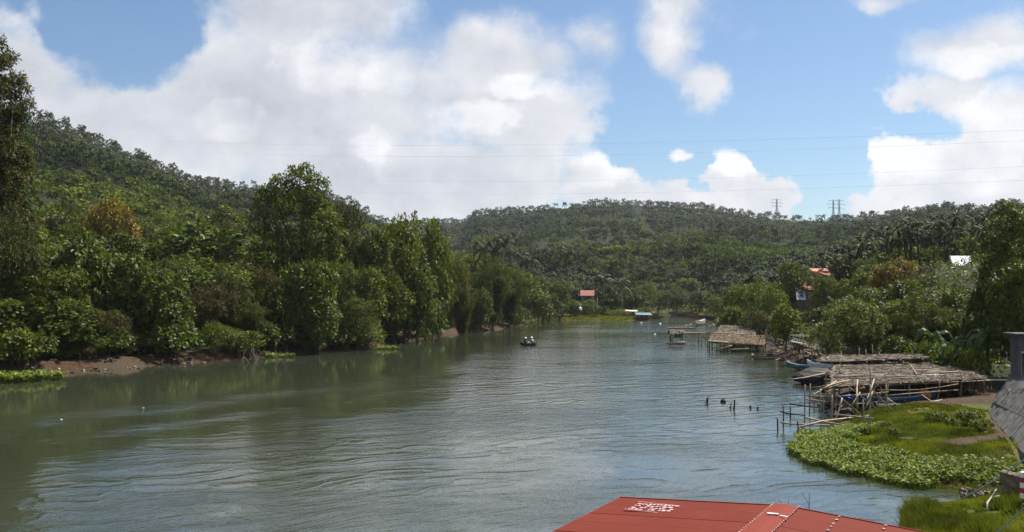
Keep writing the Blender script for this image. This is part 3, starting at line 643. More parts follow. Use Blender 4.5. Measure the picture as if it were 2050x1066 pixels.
spot('banana0', 1673, 570, 138, 52, 'leaf_banana', 'banana plant on the slope right of the pale house', 1.0)
spot('bush1', 1900, 690, 72, 80, 'leaf_gloss', 'leafy bush touching the back of the long shed roof')
spot('bush0', 1945, 695, 70, 70, 'leaf_mid', 'bush between the long shed roof and the concrete house')
spot('bush1', 1850, 680, 75, 80, 'leaf_mid', 'bush behind the plank stack on the long shed')
spot('bush0', 1800, 668, 80, 90, 'leaf_dark', 'dark bush behind the middle of the long shed')
spot('palm0', 1999, 412, 150, 62, 'leaf_palm', 'coconut palm peeping over the tall tree at the right', 1.0)
spot('broad1', 1652, 547, 168, 62, 'leaf_mid', 'dark tree hiding the front of the two orange roofs')
spot('fine0', 1697, 548, 164, 66, 'leaf_mid', 'tree hiding the right end of the orange roofs')
spot('fine1', 1643, 566, 176, 44, 'leaf_mid', 'tree close beside the pale house')
spot('broad2', 1650, 500, 232, 100, 'leaf_olive', 'olive round tree above the orange roofs')
spot('broad0', 1590, 520, 190, 90, 'leaf_mid', 'tree left of the olive round tree, above the pale house')
spot('broad1', 1705, 505, 226, 80, 'leaf_mid', 'tree right of the orange roofs')

# ------------------------------------------------------------------ filling growth: rows of trees up the slopes, kept below a skyline and clear of the houses
NEARTOP = np.array([(-400,380),(0,425),(60,430),(120,400),(180,398),(260,402),(330,398),(400,405),(470,402),(520,420),(560,430),(640,440),(700,450),(760,462),(820,465),(880,460),(930,470),(1000,505),(1060,530),(1150,560),(1250,568),(1330,575),(1430,580),(1480,560),(1540,545),(1600,535),(1660,515),(1720,512),(1780,520),(1850,520),(1900,500),(1960,490),(2050,470),(2500,430)], float)
KEEP = [(1585, 1640, 555, 612, 186), (1630, 1700, 520, 562, 200), (1900, 1962, 512, 556, 176), (1150, 1200, 570, 605, 290), (1405, 1650, 645, 760, 140), (1640, 2050, 700, 900, 78), (1545, 1660, 660, 760, 104)]
def blocks(px, top, half, d):
    return any(d < kd and px+half > a and px-half < b and top < yb for a, b, ya, yb, kd in KEEP)
kinds_l = ['broad0', 'broad1', 'broad2', 'fine0', 'fine1', 'bigleaf0', 'bigleaf1', 'broad0', 'fine1', 'bamboo0']
mats_l = ['leaf_dark', 'leaf_mid', 'leaf_mid', 'leaf_dark', 'leaf_olive', 'leaf_gloss', 'leaf_mid', 'leaf_bright']
rr_ = random.Random(11)
PLACED = [(p['x'], p['y']) for p in PLANTS]
def fill(count, pxr, dr, hr, zone, kinds=kinds_l, mats=mats_l, gap=4.0, headroom=0):
    made = 0; tries = 0
    while made < count and tries < count*30:
        tries += 1; px = rr_.uniform(*pxr); d = math.sqrt(rr_.uniform(dr[0]**2, dr[1]**2)); X = (px-CX)/FPX*d
        if signed(X, d) < (.4 if 'edge' in zone else 2.0): continue
        if any((X-a)**2+(d-b)**2 < gap*gap for a, b in PLACED): continue
        z = hz(X, d); lim = np.interp(px, NEARTOP[:, 0], NEARTOP[:, 1]) + rr_.uniform(0, 30); zmax = CAMZ + (HOR-lim)/FPX*d
        key = rr_.choice(kinds); h = min(rr_.uniform(*hr), zmax - z)
        if key.startswith('palm'): h = min(rr_.uniform(11, 15), zmax - z + 2)
        if key.startswith('bamboo'): h = min(h, 10)
        if h < (2.0 if key.startswith('bush') else 4.0): continue
        top = HOR - (z+h-CAMZ)/d*FPX; w = SPECIES[key][1]*h/SPECIES[key][2]*rr_.uniform(.95, 1.3)
        if blocks(px, top, w/2/d*FPX, d): continue
        mt = rr_.choice(mats)
        if key.startswith('palm'): mt = 'leaf_palm'
        if key.startswith('bamboo'): mt = 'leaf_bamboo'
        if key.startswith('banana'): mt = 'leaf_banana'
        plant(key, X, d, h, w, mt, zone=zone); PLACED.append((X, d)); made += 1
fill(34, (-120, 760), (104, 132), (7, 12), 'left thicket', gap=3.4)
fill(52, (-150, 900), (125, 175), (9, 15), 'left slope', gap=4.6)
fill(46, (-150, 1000), (165, 250), (9, 16), 'upper left slope', gap=6.0)
fill(22, (880, 1080), (185, 290), (8, 14), 'left bend', gap=4.5)
fill(22, (1060, 1420), (285, 420), (7, 12), 'far landing', kinds=['broad0', 'broad1', 'fine0', 'palm0', 'palm1', 'palm2', 'palm1'], gap=6)
fill(34, (1440, 2120), (88, 140), (5, 9), 'right bank', gap=3.6, mats=['leaf_dark', 'leaf_dark', 'leaf_mid', 'leaf_gloss'])
fill(44, (1420, 2150), (125, 240), (7, 12), 'right slope', gap=5, mats=['leaf_dark', 'leaf_dark', 'leaf_mid', 'leaf_olive', 'leaf_gloss'])
BUSHES = ['bush0', 'bush1', 'bush2']
fill(46, (-60, 760), (97, 134), (2.2, 4.5), 'left water edge', BUSHES, gap=1.8)
fill(14, (1430, 1660), (100, 210), (2, 3.6), 'right water edge', BUSHES, gap=2.0)
fill(10, (780, 1060), (140, 240), (2.2, 4), 'bend water edge', BUSHES, gap=2.0)

# low growth on the banks under the trees
def undergrowth():
    rs = np.random.RandomState(21); k = 34000; a = rs.uniform(-.62, .58, k); r = rs.uniform(66**1.4, 430**1.4, k)**(1/1.4); x, y = r*np.sin(a), r*np.cos(a); P = np.stack([x, y], 1)
    dl, dr = seg_dist(P, LB), seg_dist(P, RB); ok = ~inside(P, POLY); left = dl < dr
    bare = left & (y < 110) & (dl < 3.0 + 2.5*fbm(x/4, y/4)); grassy = (y > 235) & left & (dl < 16); shed = ~left & (y < 140) & (dr < 5+4*fbm(x/3, y/3)); shed2 = (~left) & (y < 76) & (x < 36)
    ok &= ~bare & ~grassy & ~shed & ~shed2 & (np.minimum(dl, dr) < 90) & (fbm(x/6, y/6+40) > .36); x, y, r = x[ok], y[ok], r[ok]; z = height(x, y); n_ = len(x); g = Geo()
    per = 7; X = np.stack([np.repeat(x, per), np.repeat(y, per), np.repeat(z, per)], 1); kk = n_*per; sc = np.repeat(.6 + r/260, per); hgt = np.repeat(rs.uniform(.2, 1.5, n_), per)*sc**.3
    d = sphere_dirs(rs, kk); p = X + d*[.6, .6, .25]*sc[:, None] + np.stack([0*hgt, 0*hgt, hgt*rs.uniform(.3, 1, kk)], 1); L = .42*sc*rs.uniform(.6, 1.3, kk)
    leaves(g, rs, p, d+[0, 0, -.2], d*.5+[0, 0, .8]+sphere_dirs(rs, kk)*.5, L, L*.55, tint=np.clip(np.repeat(rs.uniform(.15, .7, n_), per)+rs.normal(0, .15, kk), 0, 1))
    return g.build('undergrowth', M['leaf_mid'], kind='stuff', label='low leafy undergrowth covering the banks beneath the trees', category='undergrowth')
undergrowth()
# ------------------------------------------------------------------ hill forests: too many to count
def pts_on_hills(count, seed, test):
    rs = np.random.RandomState(seed); a = rs.uniform(-.62, .63, count); r = rs.uniform(170**1.15, 1600**1.15, count)**(1/1.15)
    zr, rr, r0 = hill_par(np.clip(a, RAZ[0], RAZ[-1])); ok = (r < rr*1.005) & (r > 215); a, r = a[ok], r[ok]; rr = rr[ok]
    x, y = r*np.sin(a), r*np.cos(a); P = np.stack([x, y], 1)
    ok = ~inside(P, POLY) & (np.minimum(seg_dist(P, LB), seg_dist(P, RB)) > 6) & ~((x > -8) & (x < 58) & (y > 235) & (y < 318)); x, y, r, rr = x[ok], y[ok], r[ok], rr[ok]
    a = np.arctan2(x, y); mix = fbm(x/95+3, y/95+8, 3) + .30*sstep(r/rr, np.where(a < -.1, .68, .45), np.where(a < -.1, .95, .8)) - np.where(a < -.1, .20, .14); return (x, y, r, mix)
def far_broad():
    x, y, r, mix = pts_on_hills(17000, 1, None); ok = mix < .62; x, y, r = x[ok], y[ok], r[ok]; q_ = np.random.RandomState(77); a_ = q_.uniform(-.56, .56, 2600); zr_, rr2, _r0 = hill_par(a_); rq = rr2*np.where(a_ < -.08, q_.uniform(.90, .96, 2600), q_.uniform(.97, 1.015, 2600)); a2 = np.r_[q_.uniform(-.06, .36, 1700), q_.uniform(-.56, -.10, 1700)]; r2 = np.r_[q_.uniform(240, 520, 1700), q_.uniform(215, 540, 1700)]; P2 = np.stack([r2*np.sin(a2), r2*np.cos(a2)], 1); k2 = ~inside(P2, POLY) & (np.minimum(seg_dist(P2, LB), seg_dist(P2, RB)) > 8) & ~((P2[:, 0] < 58) & (P2[:, 1] < 318)) & ((a2 < .2) | (r2 > 300)); x, y, r = np.r_[x, rq*np.sin(a_), P2[k2, 0]], np.r_[y, rq*np.cos(a_), P2[k2, 1]], np.r_[r, rq, r2[k2]]; z = height(x, y); rs = np.random.RandomState(2); g = Geo(); n_ = len(x)
    base = []
    for v in range(6):                                    # six crowns of leaf clumps, repeated with turns and sizes
        lo = ellipsoid_lobes(rs, 7, 0, 1, .85, .35, .6, .4); P = []
        for c, R in lo:
            d = sphere_dirs(rs, 11); d[:, 2] = np.abs(d[:, 2])*.9-.15; P.append((c + d*R, d))
        p = np.concatenate([a for a, _ in P]); d = np.concatenate([b for _, b in P]); base.append((p, d))
    tone = fbm(x/40, y/40, 3)
    vid = rs.randint(0, 6, n_); ang = rs.uniform(0, 6.28, n_); sc = rs.uniform(2.0, 4.2, n_); hh = sc*rs.uniform(.55, .95, n_) + rs.uniform(0, 1.5, n_)
    for v in range(6):
        ix = np.where(vid == v)[0]; p, d = base[v]; c, s = np.cos(ang[ix]), np.sin(ang[ix])
        rotv = lambda q: np.stack([q[None, :, 0]*c[:, None]-q[None, :, 1]*s[:, None], q[None, :, 0]*s[:, None]+q[None, :, 1]*c[:, None], np.broadcast_to(q[None, :, 2], (len(ix), len(q)))], -1)
        pp = rotv(p)*sc[ix][:, None, None]*[1, 1, .9] + np.stack([x[ix], y[ix], z[ix]+hh[ix]], 1)[:, None]; dd = rotv(d); k = pp.shape[0]*pp.shape[1]
        pp, dd = pp.reshape(-1, 3), dd.reshape(-1, 3); L = np.repeat(sc[ix]*.33, len(p))*rs.uniform(.6, 1.2, k)
        t = np.repeat(np.clip((tone[ix]-.5)*2.2 + .40 + rs.normal(0, .24, len(ix)), 0, 1), len(p)) + rs.normal(0, .13, k)
        jit = sphere_dirs(rs, k); leaves(g, rs, pp-jit*L[:, None]*.5, jit+dd*.3, dd*.7+[0, 0, .5]+sphere_dirs(rs, k)*.4, L, L*.75, .15, np.clip(t, 0, 1))
    return g.build('hillside_forest', M['far_leaf'], kind='stuff', label='mixed broadleaf forest covering the hills behind both banks', category='forest')
def far_palms():
    x, y, r, mix = pts_on_hills(34000, 7, None); ok = mix > .52; x, y, r = x[ok], y[ok], r[ok]; z = height(x, y); rs = np.random.RandomState(4); g = Geo(); n_ = len(x); H = rs.uniform(6.5, 11, n_)
    lx, ly = rs.normal(0, .6, n_), rs.normal(0, .6, n_); top = np.stack([x+lx, y+ly, z+H], 1); bot = np.stack([x, y, z-.5], 1)
    w = .17; e1 = np.array([w, 0, 0]); e2 = np.array([-w/2, w*.87, 0]); e3 = np.array([-w/2, -w*.87, 0]); v = np.stack([bot+e1, bot+e2, bot+e3, top+e1*.6, top+e2*.6, top+e3*.6], 1).reshape(-1, 3); i = np.arange(n_)[:, None]*6
    g.add(v, quad=np.concatenate([i+[0, 1, 4, 3], i+[1, 2, 5, 4], i+[2, 0, 3, 5]]), tint=.35)
    nf = 12; a = rs.uniform(0, 6.28, (n_, nf)); rise = rs.uniform(-.5, 1.0, (n_, nf)); L = rs.uniform(2.2, 3.2, (n_, nf))
    e = np.stack([np.cos(a), np.sin(a), 0*a], -1); sd = np.stack([-np.sin(a), np.cos(a), 0*a], -1); T = top[:, None, :]; up = np.array([0, 0, 1.0])
    m1 = T + e*(L*.5)[..., None] + up*(L*(rise*.5-.10))[..., None]; tip = T + e*(L*.92)[..., None] + up*(L*(rise*.8-.52))[..., None]; ww = (L*.15)[..., None]
    v = np.stack([T+0*e, m1+sd*ww-up*ww*.5, m1+up*ww*.35, m1-sd*ww-up*ww*.5, tip], 2).reshape(-1, 3); k = n_*nf; i = np.arange(k)[:, None]*5
    tint = np.repeat(np.clip(np.repeat(rs.uniform(0, .6, n_), nf)+rs.normal(0, .17, k), 0, 1), 5)
    g.add(v, tri=np.concatenate([i+[0, 1, 2], i+[1, 4, 2], i+[0, 2, 3], i+[2, 4, 3]]), tint=tint)
    return g.build('palm_grove', M['far_palm'], kind='stuff', label='coconut palms massed over the upper slopes of the hills', category='palm grove')
far_broad(); far_palms()
# palms that stand singly against the sky on the ridges
def ridge_palms(pxs, zone):
    for px in pxs:
        a = math.atan((px-CX)/FPX); zr, r_, r0 = (float(q[0]) for q in hill_par(np.array([a]))); r = r_*rr_.uniform(.985, 1.01); x, y = r*math.sin(a), r*math.cos(a)
        plant('palm%d' % rr_.randrange(3), x, y, rr_.uniform(*((12, 17) if zone[0] == 'l' else (10, 15))), rr_.uniform(6.6, 8.2), 'leaf_palm', zone=zone)
pl = []
for a, b, k in ((75, 190, 20), (195, 235, 5), (255, 345, 16), (350, 400, 5), (405, 510, 16), (700, 752, 5)): pl += [rr_.uniform(a, b) for _ in range(k)]
ridge_palms(pl, 'left ridge')
pl = []
for a, b, k in ((945, 1160, 12), (1165, 1260, 18), (1270, 1390, 10), (1380, 1430, 8), (1440, 1640, 24), (1640, 1800, 18), (1800, 2050, 16)): pl += [rr_.uniform(a, b) for _ in range(k)]
ridge_palms(pl, 'right ridge')
# ------------------------------------------------------------------ materials for built things
M['red_paint'] = plain('red_paint', (.172, .034, .022), (.152, .030, .019), .8, .75, .0, (1, .3, 1), spec=.08, vary=.03)
M['faded_print'] = plain('faded_print', (.46, .34, .35), (.30, .12, .11), 14, .7)
M['white_paint'] = plain('white_paint', (.80, .79, .75), (.62, .60, .56), 5, .6)
M['sealant'] = plain('sealant', (.50, .42, .39), (.38, .30, .28), 9, .7)
M['concrete'] = plain('concrete', (.145, .138, .125), (.048, .044, .040), 5, .9, .8, (.5, .5, .10))
M['dark_concrete'] = plain('dark_concrete', (.13, .135, .145), (.065, .07, .075), 1.0, .9, .4, (1, 1, .3))
M['plank'] = plain('plank', (.23, .18, .13), (.11, .085, .06), 4, .85, .4, (.3, 1, 1))
M['pale_plank'] = plain('pale_plank', (.62, .57, .50), (.42, .37, .31), 4, .8, .3, (.3, 1, 1))
M['blue_boat'] = plain('blue_boat', (.025, .12, .25), (.02, .08, .18), 3, .45)
M['teal'] = plain('teal', (.05, .15, .18), (.035, .10, .12), 2, .6)
M['blue_tarp'] = plain('blue_tarp', (.02, .05, .24), (.015, .03, .14), 4, .5, .5)
M['orange'] = plain('orange', (.55, .22, .04), (.40, .15, .03), 4, .7)
M['dark'] = plain('dark', (.030, .026, .022), (.015, .013, .011), 3, .8)
M['black_hull'] = plain('black_hull', (.035, .040, .05), (.02, .022, .03), 3, .5)
M['tin'] = plain('tin', (.60, .64, .70), (.46, .50, .56), 1.5, .45, metal=.15, spec=.5)
M['roof_orange'] = plain('roof_orange', (.50, .17, .08), (.38, .12, .06), 1.5, .7)
M['roof_rust'] = plain('roof_rust', (.33, .085, .06), (.22, .06, .045), 1.5, .7)
M['wall_pale'] = plain('wall_pale', (.50, .48, .44), (.38, .36, .33), 1.2, .85)
M['glass'] = plain('glass', (.03, .035, .04), (.02, .025, .03), 1, .1, spec=.6)
M['rope'] = plain('rope', (.22, .33, .40), (.14, .22, .28), 6, .7)
M['steel'] = plain('steel', (.32, .34, .37), (.24, .26, .28), 1, .55)
M['skin'] = plain('skin', (.24, .125, .075), (.19, .10, .06), 4, .6)
M['cloth_white'] = plain('cloth_white', (.82, .82, .82), (.72, .72, .74), 6, .8)
M['cloth_dark'] = plain('cloth_dark', (.035, .03, .045), (.02, .02, .03), 6, .85)
M['cloth_red'] = plain('cloth_red', (.40, .05, .05), (.3, .04, .04), 6, .85)
M['hair'] = plain('hair', (.02, .016, .014), None, 8, .6)
M['mudrock'] = plain('mudrock', (.20, .15, .11), (.07, .055, .042), 2.5, .95, .8)
rnd = random.Random(77)
def pole(p0, p1, r0=.045, r1=None, k=6, bend=.03):
    """a slightly crooked pole between two points"""
    a, b = np.array(p0, float), np.array(p1, float); L = np.linalg.norm(b-a); s = np.linspace(0, 1, 5)[:, None]; off = np.array([rnd.gauss(0, 1), rnd.gauss(0, 1), rnd.gauss(0, 1)])*bend*L*.5
    g = Geo(); g.tube(a*(1-s) + b*s + off*np.sin(s*np.pi), np.linspace(r0, r1 or r0*.75, 5), k); return g
def rel(root, p): q = np.array(p, float) - np.array(root.location); return rotz(-root.rotation_euler[2]) @ q
def part_pole(root, name, p0, p1, r0=.045, mat='bamboo', r1=None, bend=.03): return pole(rel(root, p0), rel(root, p1), r0, r1, bend=bend).build(name, M[mat], root, smooth=True)

# ------------------------------------------------------------------ red roofed house in front of the bridge
ZR = 3.8; dR = (CAMZ-ZR)*FPX/(1010-HOR); RIDGE_END = np.array([(1570-CX)/FPX*dR, dR, ZR]); ang = math.radians(28.35); UU = np.array([math.sin(ang), math.cos(ang), 0]); VV = np.array([math.cos(ang), -math.sin(ang), 0])
house = empty('red_roofed_house', tuple(RIDGE_END*[1, 1, 0] + [0, 0, .5]), -ang, label='low house with a shallow red corrugated roof just below the camera', category='house')   # local +Y runs along the ridge
zr = ZR - .5; LEN = 7.2
def corrugated(wd, drop, length, pitch=.1, amp=.009, ny=2):
    """sheet: x = 0..length down the slope, y = 0..wd across the waves"""
    n_ = int(wd/pitch*8); y = np.linspace(0, wd, n_+1); z = amp*np.sin(y/pitch*2*np.pi); g = Geo(); xs = np.linspace(0, length, ny); v = []
    for x in xs: v.append(np.stack([np.full_like(y, x), y, z - drop*x/length], 1))
    i = np.arange(ny-1)[:, None]*(n_+1) + np.arange(n_)[None]; g.add(np.concatenate(v), quad=np.stack([i, i+n_+1, i+n_+2, i+1], -1).reshape(-1, 4)); return g
SLOPES = ((-1, 3.49, .19), (1, 3.8, .33))
for sgn, wdt, drop in SLOPES:
    g = corrugated(.82, drop, wdt, ny=6)
    if sgn < 0:
        for v in g.V: v[:, 0] *= -1
        g.Q = [q[:, ::-1] for q in g.Q]
    me = g.mesh('roof_sheet', True); me.materials.append(M['red_paint'])
    for i in range(9):
        o = link('roof_sheet', me, house); o.location = (0, -.80*(i+1)+.0, zr - .006 + .004*(i % 2) + rnd.uniform(-.002, .002))
    g = Geo()                                              # dabs of white sealant over the roofing screws, in rows along the battens
    for bx in ((1.02, 1.85, 2.70, 3.55) if sgn > 0 else (1.75,)):
        y = -.12
        while y > -LEN:
            if rnd.random() < (.6 if sgn > 0 else .0): g.box((sgn*bx, y+rnd.uniform(-.03, .03), zr - drop*bx/wdt + .016), (rnd.uniform(.03, .06), rnd.uniform(.03, .06), .012), rnd.random())
            y -= .30
    if g.V: g.build('screws', M['sealant'], house, kind='stuff')
    g = Geo(); y0 = 0
    g.box((sgn*wdt/2, .012, zr-drop/2-.05), (math.hypot(wdt, drop), .03, .12), tilt=(0, sgn*math.atan2(drop, wdt), 0)); g.build('barge_board', M['red_paint'], house)
    g = Geo(); g.box((sgn*(wdt+.012), -LEN/2, zr-drop-.06), (.03, LEN, .1)); g.build('fascia', M['red_paint'], house)
g = Geo()
for sgn, wdt, drop in SLOPES: g.box((sgn*.125, -LEN/2+.02, zr + .028 - .125*drop/wdt), (.25, LEN, .006), tilt=(0, sgn*math.atan2(drop, wdt), 0))
g.build('ridge_cap', M['red_paint'], house)
for sgn, wdt, drop in SLOPES:
    g = Geo(); y = 0.02
    while y > -LEN: g.box((sgn*.25, y, zr + .032 - .25*drop/wdt), (rnd.uniform(.018, .032), rnd.uniform(.02, .04), .010), rnd.random()*.5); y -= .15
    g.build('ridge_sealant', M['sealant'], house, kind='stuff')
# rubbed white print of the sheet maker, three unreadable lines
g = Geo(); dz = lambda x: zr - .19*abs(x)/3.49 + .017
for row in range(4):
    x = -2.40 + row*.0
    yy = -.62 - row*.17; xx = -2.86
    while xx < -2.02:
        w_ = rnd.uniform(.03, .10)
        if rnd.random() < .86: g.box((xx+w_/2, yy+rnd.uniform(-.015, .015), dz(xx)), (w_*.9, rnd.uniform(.06, .12), .003))
        xx += w_+rnd.uniform(.012, .03)
for (a, b, c, d_) in ((-2.88, -.50, -2.0, -.52), (-2.88, -1.26, -2.0, -1.28)): g.box(((a+c)/2, (b+d_)/2, dz((a+c)/2)), (.9, .022, .003))
g.build('roof_print', M['faded_print'], house)
g = Geo(); g.box((-.02, -1.02, zr+.05), (.20, .06, .02), .15); g.box((.2, -1.10, zr+.045), (.16, .03, .014), -.3); g.build('sealed_patch', M['white_paint'], house)
g = Geo(); g.box((0, -.30, 1.55), (6.4, .12, 3.0)); g.box((-3.2, -3.6, 1.55), (.12, 6.4, 3.0)); g.box((3.2, -3.6, 1.5), (.12, 6.4, 2.9)); g.box((0, -6.9, 1.55), (6.4, .12, 3.0)); g.build('wall', M['wall_pale'], house)
for wx in (-1.6, 1.4):
    g = Geo(); g.box((wx, -.22, 1.7), (1.1, .06, 1.0)); f = g.build('window', M['plank'], house); g = Geo(); g.box((wx, -.185, 1.7), (.95, .02, .85)); g.build('pane', M['glass'], f)
for i, (px, h_) in enumerate(((1616, 3.15), (1574, 2.6))):
    p = at(px, 1012, 22.4); r = empty('dry_weed_stalk', (p.x, p.y, hz(p.x, p.y)), label=('tall thin dry weed stalk sticking up behind the red roof edge', 'shorter faint weed stalk left of the tall one behind the red roof')[i], category='weed'); z0 = r.location.z
    zt = CAMZ + (HOR-(985, 1000)[i])/FPX*22.4 - z0
    pole((0, 0, -.1), (.05, 0, zt), .014, .006, 4).build('stem', M['dark'], r)
    for q in range(7): a = rnd.uniform(0, 6.28); b = zt*(.55+.42*q/7); pole((.03, 0, b), (.03+.22*math.cos(a), .2*math.sin(a), b+.22), .007, .004, 3).build('twig', M['dark'], r)

# ------------------------------------------------------------------ concrete revetment, grey house, blocks at the right edge
BF, TF, BN, TN = np.array([27.6, 55.5, .9]), np.array([29.0, 55.8, 2.9]), np.array([18.4, 32.5, .9]), np.array([22.8, 31.5, 5.6])
rv = empty('concrete_revetment', (24, 44, 0.8), label='sloping grey concrete bank lining below the grey house', category='bank lining')
def revet(u0, u1, v0, v1, nu, nv, off, foot=False):
    g = Geo(); U, V_ = np.meshgrid(np.linspace(u0, u1, nu), np.linspace(v0, v1, nv), indexing='ij'); U, V_ = U.ravel()[:, None], V_.ravel()[:, None]
    P = (BF*(1-U)+BN*U)*(1-V_) + (TF*(1-U)+TN*U)*V_; P = P + np.array([-.75, -.1, .6])*(off+(fbm(U[:, 0]*40, V_[:, 0]*9)-.5)*.10)[:, None]
    if foot: P[V_[:, 0] <= v0+1e-6, 2] -= .5
    i = np.arange(nu-1)[:, None]*nv + np.arange(nv-1)[None]; g.add(P - np.array(rv.location), quad=np.stack([i, i+nv, i+nv+1, i+1], -1).reshape(-1, 4)[:, ::-1]); return g
revet(0, 1, 0, 1, 20, 6, -.05, True).build('backing', M['concrete'], rv)
for iu in range(9):
    for iv in range(3): revet(iu/9+.0012, (iu+1)/9-.0012, iv/3+.004, (iv+1)/3-.004, 9, 8, rnd.uniform(-.02, .03), iv == 0).build('slab', M['concrete'], rv)
g = Geo(); loc = np.array(rv.location)
for t0, t1 in ((0, .33), (.335, .66), (.665, 1)):
    a, b = TF*(1-t0)+TN*t0 - loc, TF*(1-t1)+TN*t1 - loc; s_ = np.array([.9, -.25, 0])
    v = [a+[0, 0, -.4], b+[0, 0, -.4], b+s_*2+[0, 0, -.4], a+s_*2+[0, 0, -.4], a+[0, 0, .12], b+[0, 0, .12], b+s_*2+[0, 0, .12], a+s_*2+[0, 0, .12]]
    g.add(v, quad=[[0,3,2,1],[4,5,6,7],[0,1,5,4],[1,2,6,5],[2,3,7,6],[3,0,4,7]])
g.build('coping', M['dark_concrete'], rv)
g = Geo(); T2, N2 = TF+[9, -2.0, .0], TN+[9, -2.0, .0]; lo = lambda p: np.array([p[0], p[1], .2])       # the earth fill the lining holds up
v = np.array([BF+[.1, 0, -.6], BN+[.1, 0, -.6], TN+[.05, 0, -.06], TF+[.05, 0, -.06], lo(T2), lo(N2), N2-[0, 0, .06], T2-[0, 0, .06]]) - loc
g.add(v, quad=[[3, 2, 6, 7], [1, 5, 6, 2], [0, 3, 7, 4], [4, 7, 6, 5], [0, 1, 2, 3]]); g.build('earth_fill', M['mudrock'], rv)
gh = empty('grey_house', (34.6, 51.5, 1.4), label='dark grey concrete house cut off by the picture edge, above the sloping bank lining', category='house')
g = Geo(); g.box((0, 0, 1.9), (8.2, 13.4, 4.2)); g.box((.4, -.2, 4.95), (7.2, 12.6, 1.7)); g.build('wall', M['dark_concrete'], gh)
g = Geo(); g.box((-.1, 0, 4.06), (8.7, 13.9, .12)); g.build('awning', M['concrete'], gh); g = Geo(); g.box((.4, -.2, 5.85), (7.5, 12.9, .12)); g.build('roof', M['concrete'], gh)
for wy in (4.6, 1.2, -2.6):
    g = Geo(); g.box((-4.13, wy, 2.2), (.08, 1.5, 1.7)); f = g.build('window', M['pale_plank'], gh)
    for s_ in (-.36, .36): g = Geo(); g.box((-4.18, wy+s_, 2.2), (.03, .62, 1.5)); g.build('pane', M['glass'], f)
for wy in (5.0, 2.2): g = Geo(); g.box((-3.22, wy, 5.0), (.06, .8, .7)); f = g.build('window', M['dark'], gh)
pole((-2.4, 5.9, 5.8), (-2.3, 5.9, 7.6), .03, .025).build('standpipe', M['teal'], gh)
for i, (x, y, z, sx, sy, sz, rz_) in enumerate(((18.35, 34.4, .95, 1.1, .8, 1.1, .4), (18.95, 33.4, 1.1, 1.2, 1.1, 1.7, -.3), (17.75, 32.5, .55, .8, .7, .6, .9))):
    bm = bmesh.new(); bmesh.ops.create_cube(bm, size=1); bmesh.ops.subdivide_edges(bm, edges=bm.edges[:], cuts=4, use_grid_fill=True)
    for v in bm.verts:
        p = v.co*1.0; q = p*(1-.25*(p.length-.5)); nz = float(fbm(np.array([p.x*3+i*7+p.z*2]), np.array([p.y*3+p.z*3]))[0]) - .5; v.co = Vector((q.x*sx, q.y*sy, q.z*sz))*(1+nz*.65)
    me = bpy.data.meshes.new('concrete_block'); bm.to_mesh(me); bm.free(); me.materials.append(M['mudrock'])
    link('concrete_block', me, loc=(x, y, z), rz=rz_, category='block', label=('broken brown concrete block at the head of the little inlet', 'largest broken concrete block, beside the red and white marker', 'low broken concrete block under the red and white marker')[i])
mk = empty('marker_post', (17.62, 32.9, .9), .5, label='short red and white striped marker on the broken concrete blocks', category='marker')
for q in range(5): g = Geo(); g.box((0, 0, .09+.18*q), (.20, .12, .178)); g.build('band', M['white_paint' if q % 2 == 0 else 'cloth_red'], mk)
def rope_thing(p0, p1, sag, label, r=.022):
    a, b = np.array(p0), np.array(p1); s = np.linspace(0, 1, 14)[:, None]; P = a*(1-s)+b*s - np.array([0, 0, 1])*sag*4*s*(1-s); r_ = empty('mooring_rope', tuple(a), label=label, category='rope'); g = Geo(); g.tube(P-a, r, 5); g.build('strand', M['rope'], r_)
    g = Geo(); g.tube([[0, 0, -.25], [0, 0, .12]], .04, 6); g.build('peg', M['wet_wood'], r_)
e0 = onz(1925, 981, .35); rope_thing((e0.x, e0.y, hz(e0.x, e0.y)+.03), tuple(at(2075, 901, 33)), .12, 'bluish rope slanting from the inlet up past the broken blocks')
e0 = onz(1962, 1085, .5); rope_thing((e0.x, e0.y, hz(e0.x, e0.y)+.03), tuple(at(2080, 985, 27)), .1, 'bluish rope slanting over the lower right grass', .024)
# driftwood and litter on the grass
def branch(pts, r, label, mat='pale_plank'):
    P = np.array(pts); o = empty('driftwood_branch', tuple(P[0]), label=label, category='driftwood'); g = Geo(); g.tube(P-P[0], np.linspace(r, r*.5, len(P)), 6); g.build('limb', M[mat], o, smooth=True)
    g = Geo(); k = len(P)//2; d = P[k]-P[0]; g.tube([d, d+[.18, .1, .2], d+[.3, .22, .25]], [r*.6, r*.4, r*.2], 5); g.build('side_twig', M[mat], o)
c = onz(1915, 926, .75); z0 = hz(c.x, c.y); branch([(c.x-.35, c.y+.15, z0+.18), (c.x, c.y, z0+.1), (c.x+.4, c.y-.2, z0+.03)], .05, 'short broken branch lying on the dry grass patch')
c = onz(1985, 1010, .5); z0 = hz(c.x, c.y); branch([(c.x-.4, c.y-.5, z0+.03), (c.x-.2, c.y-.1, z0+.2), (c.x+.1, c.y+.2, z0+.33), (c.x+.55, c.y+.35, z0+.36)], .045, 'bare curved branch arching over the lower right grass')
def litter():
    g = Geo(); rs = np.random.RandomState(9)
    for k in range(70):
        px, py = rs.uniform(1925, 2000), rs.uniform(966, 985); c = onz(px, py, .3); g.box((c.x, c.y, max(hz(c.x, c.y), 0)+.06), rs.uniform(.05, .28, 3)*[1, 1, .5], rs.rand()*3, (rs.rand(), rs.rand(), 0))
    return g.build('inlet_litter', M['plank'], kind='stuff', label='pale driftwood chips and litter washed up at the inlet', category='litter')
litter()
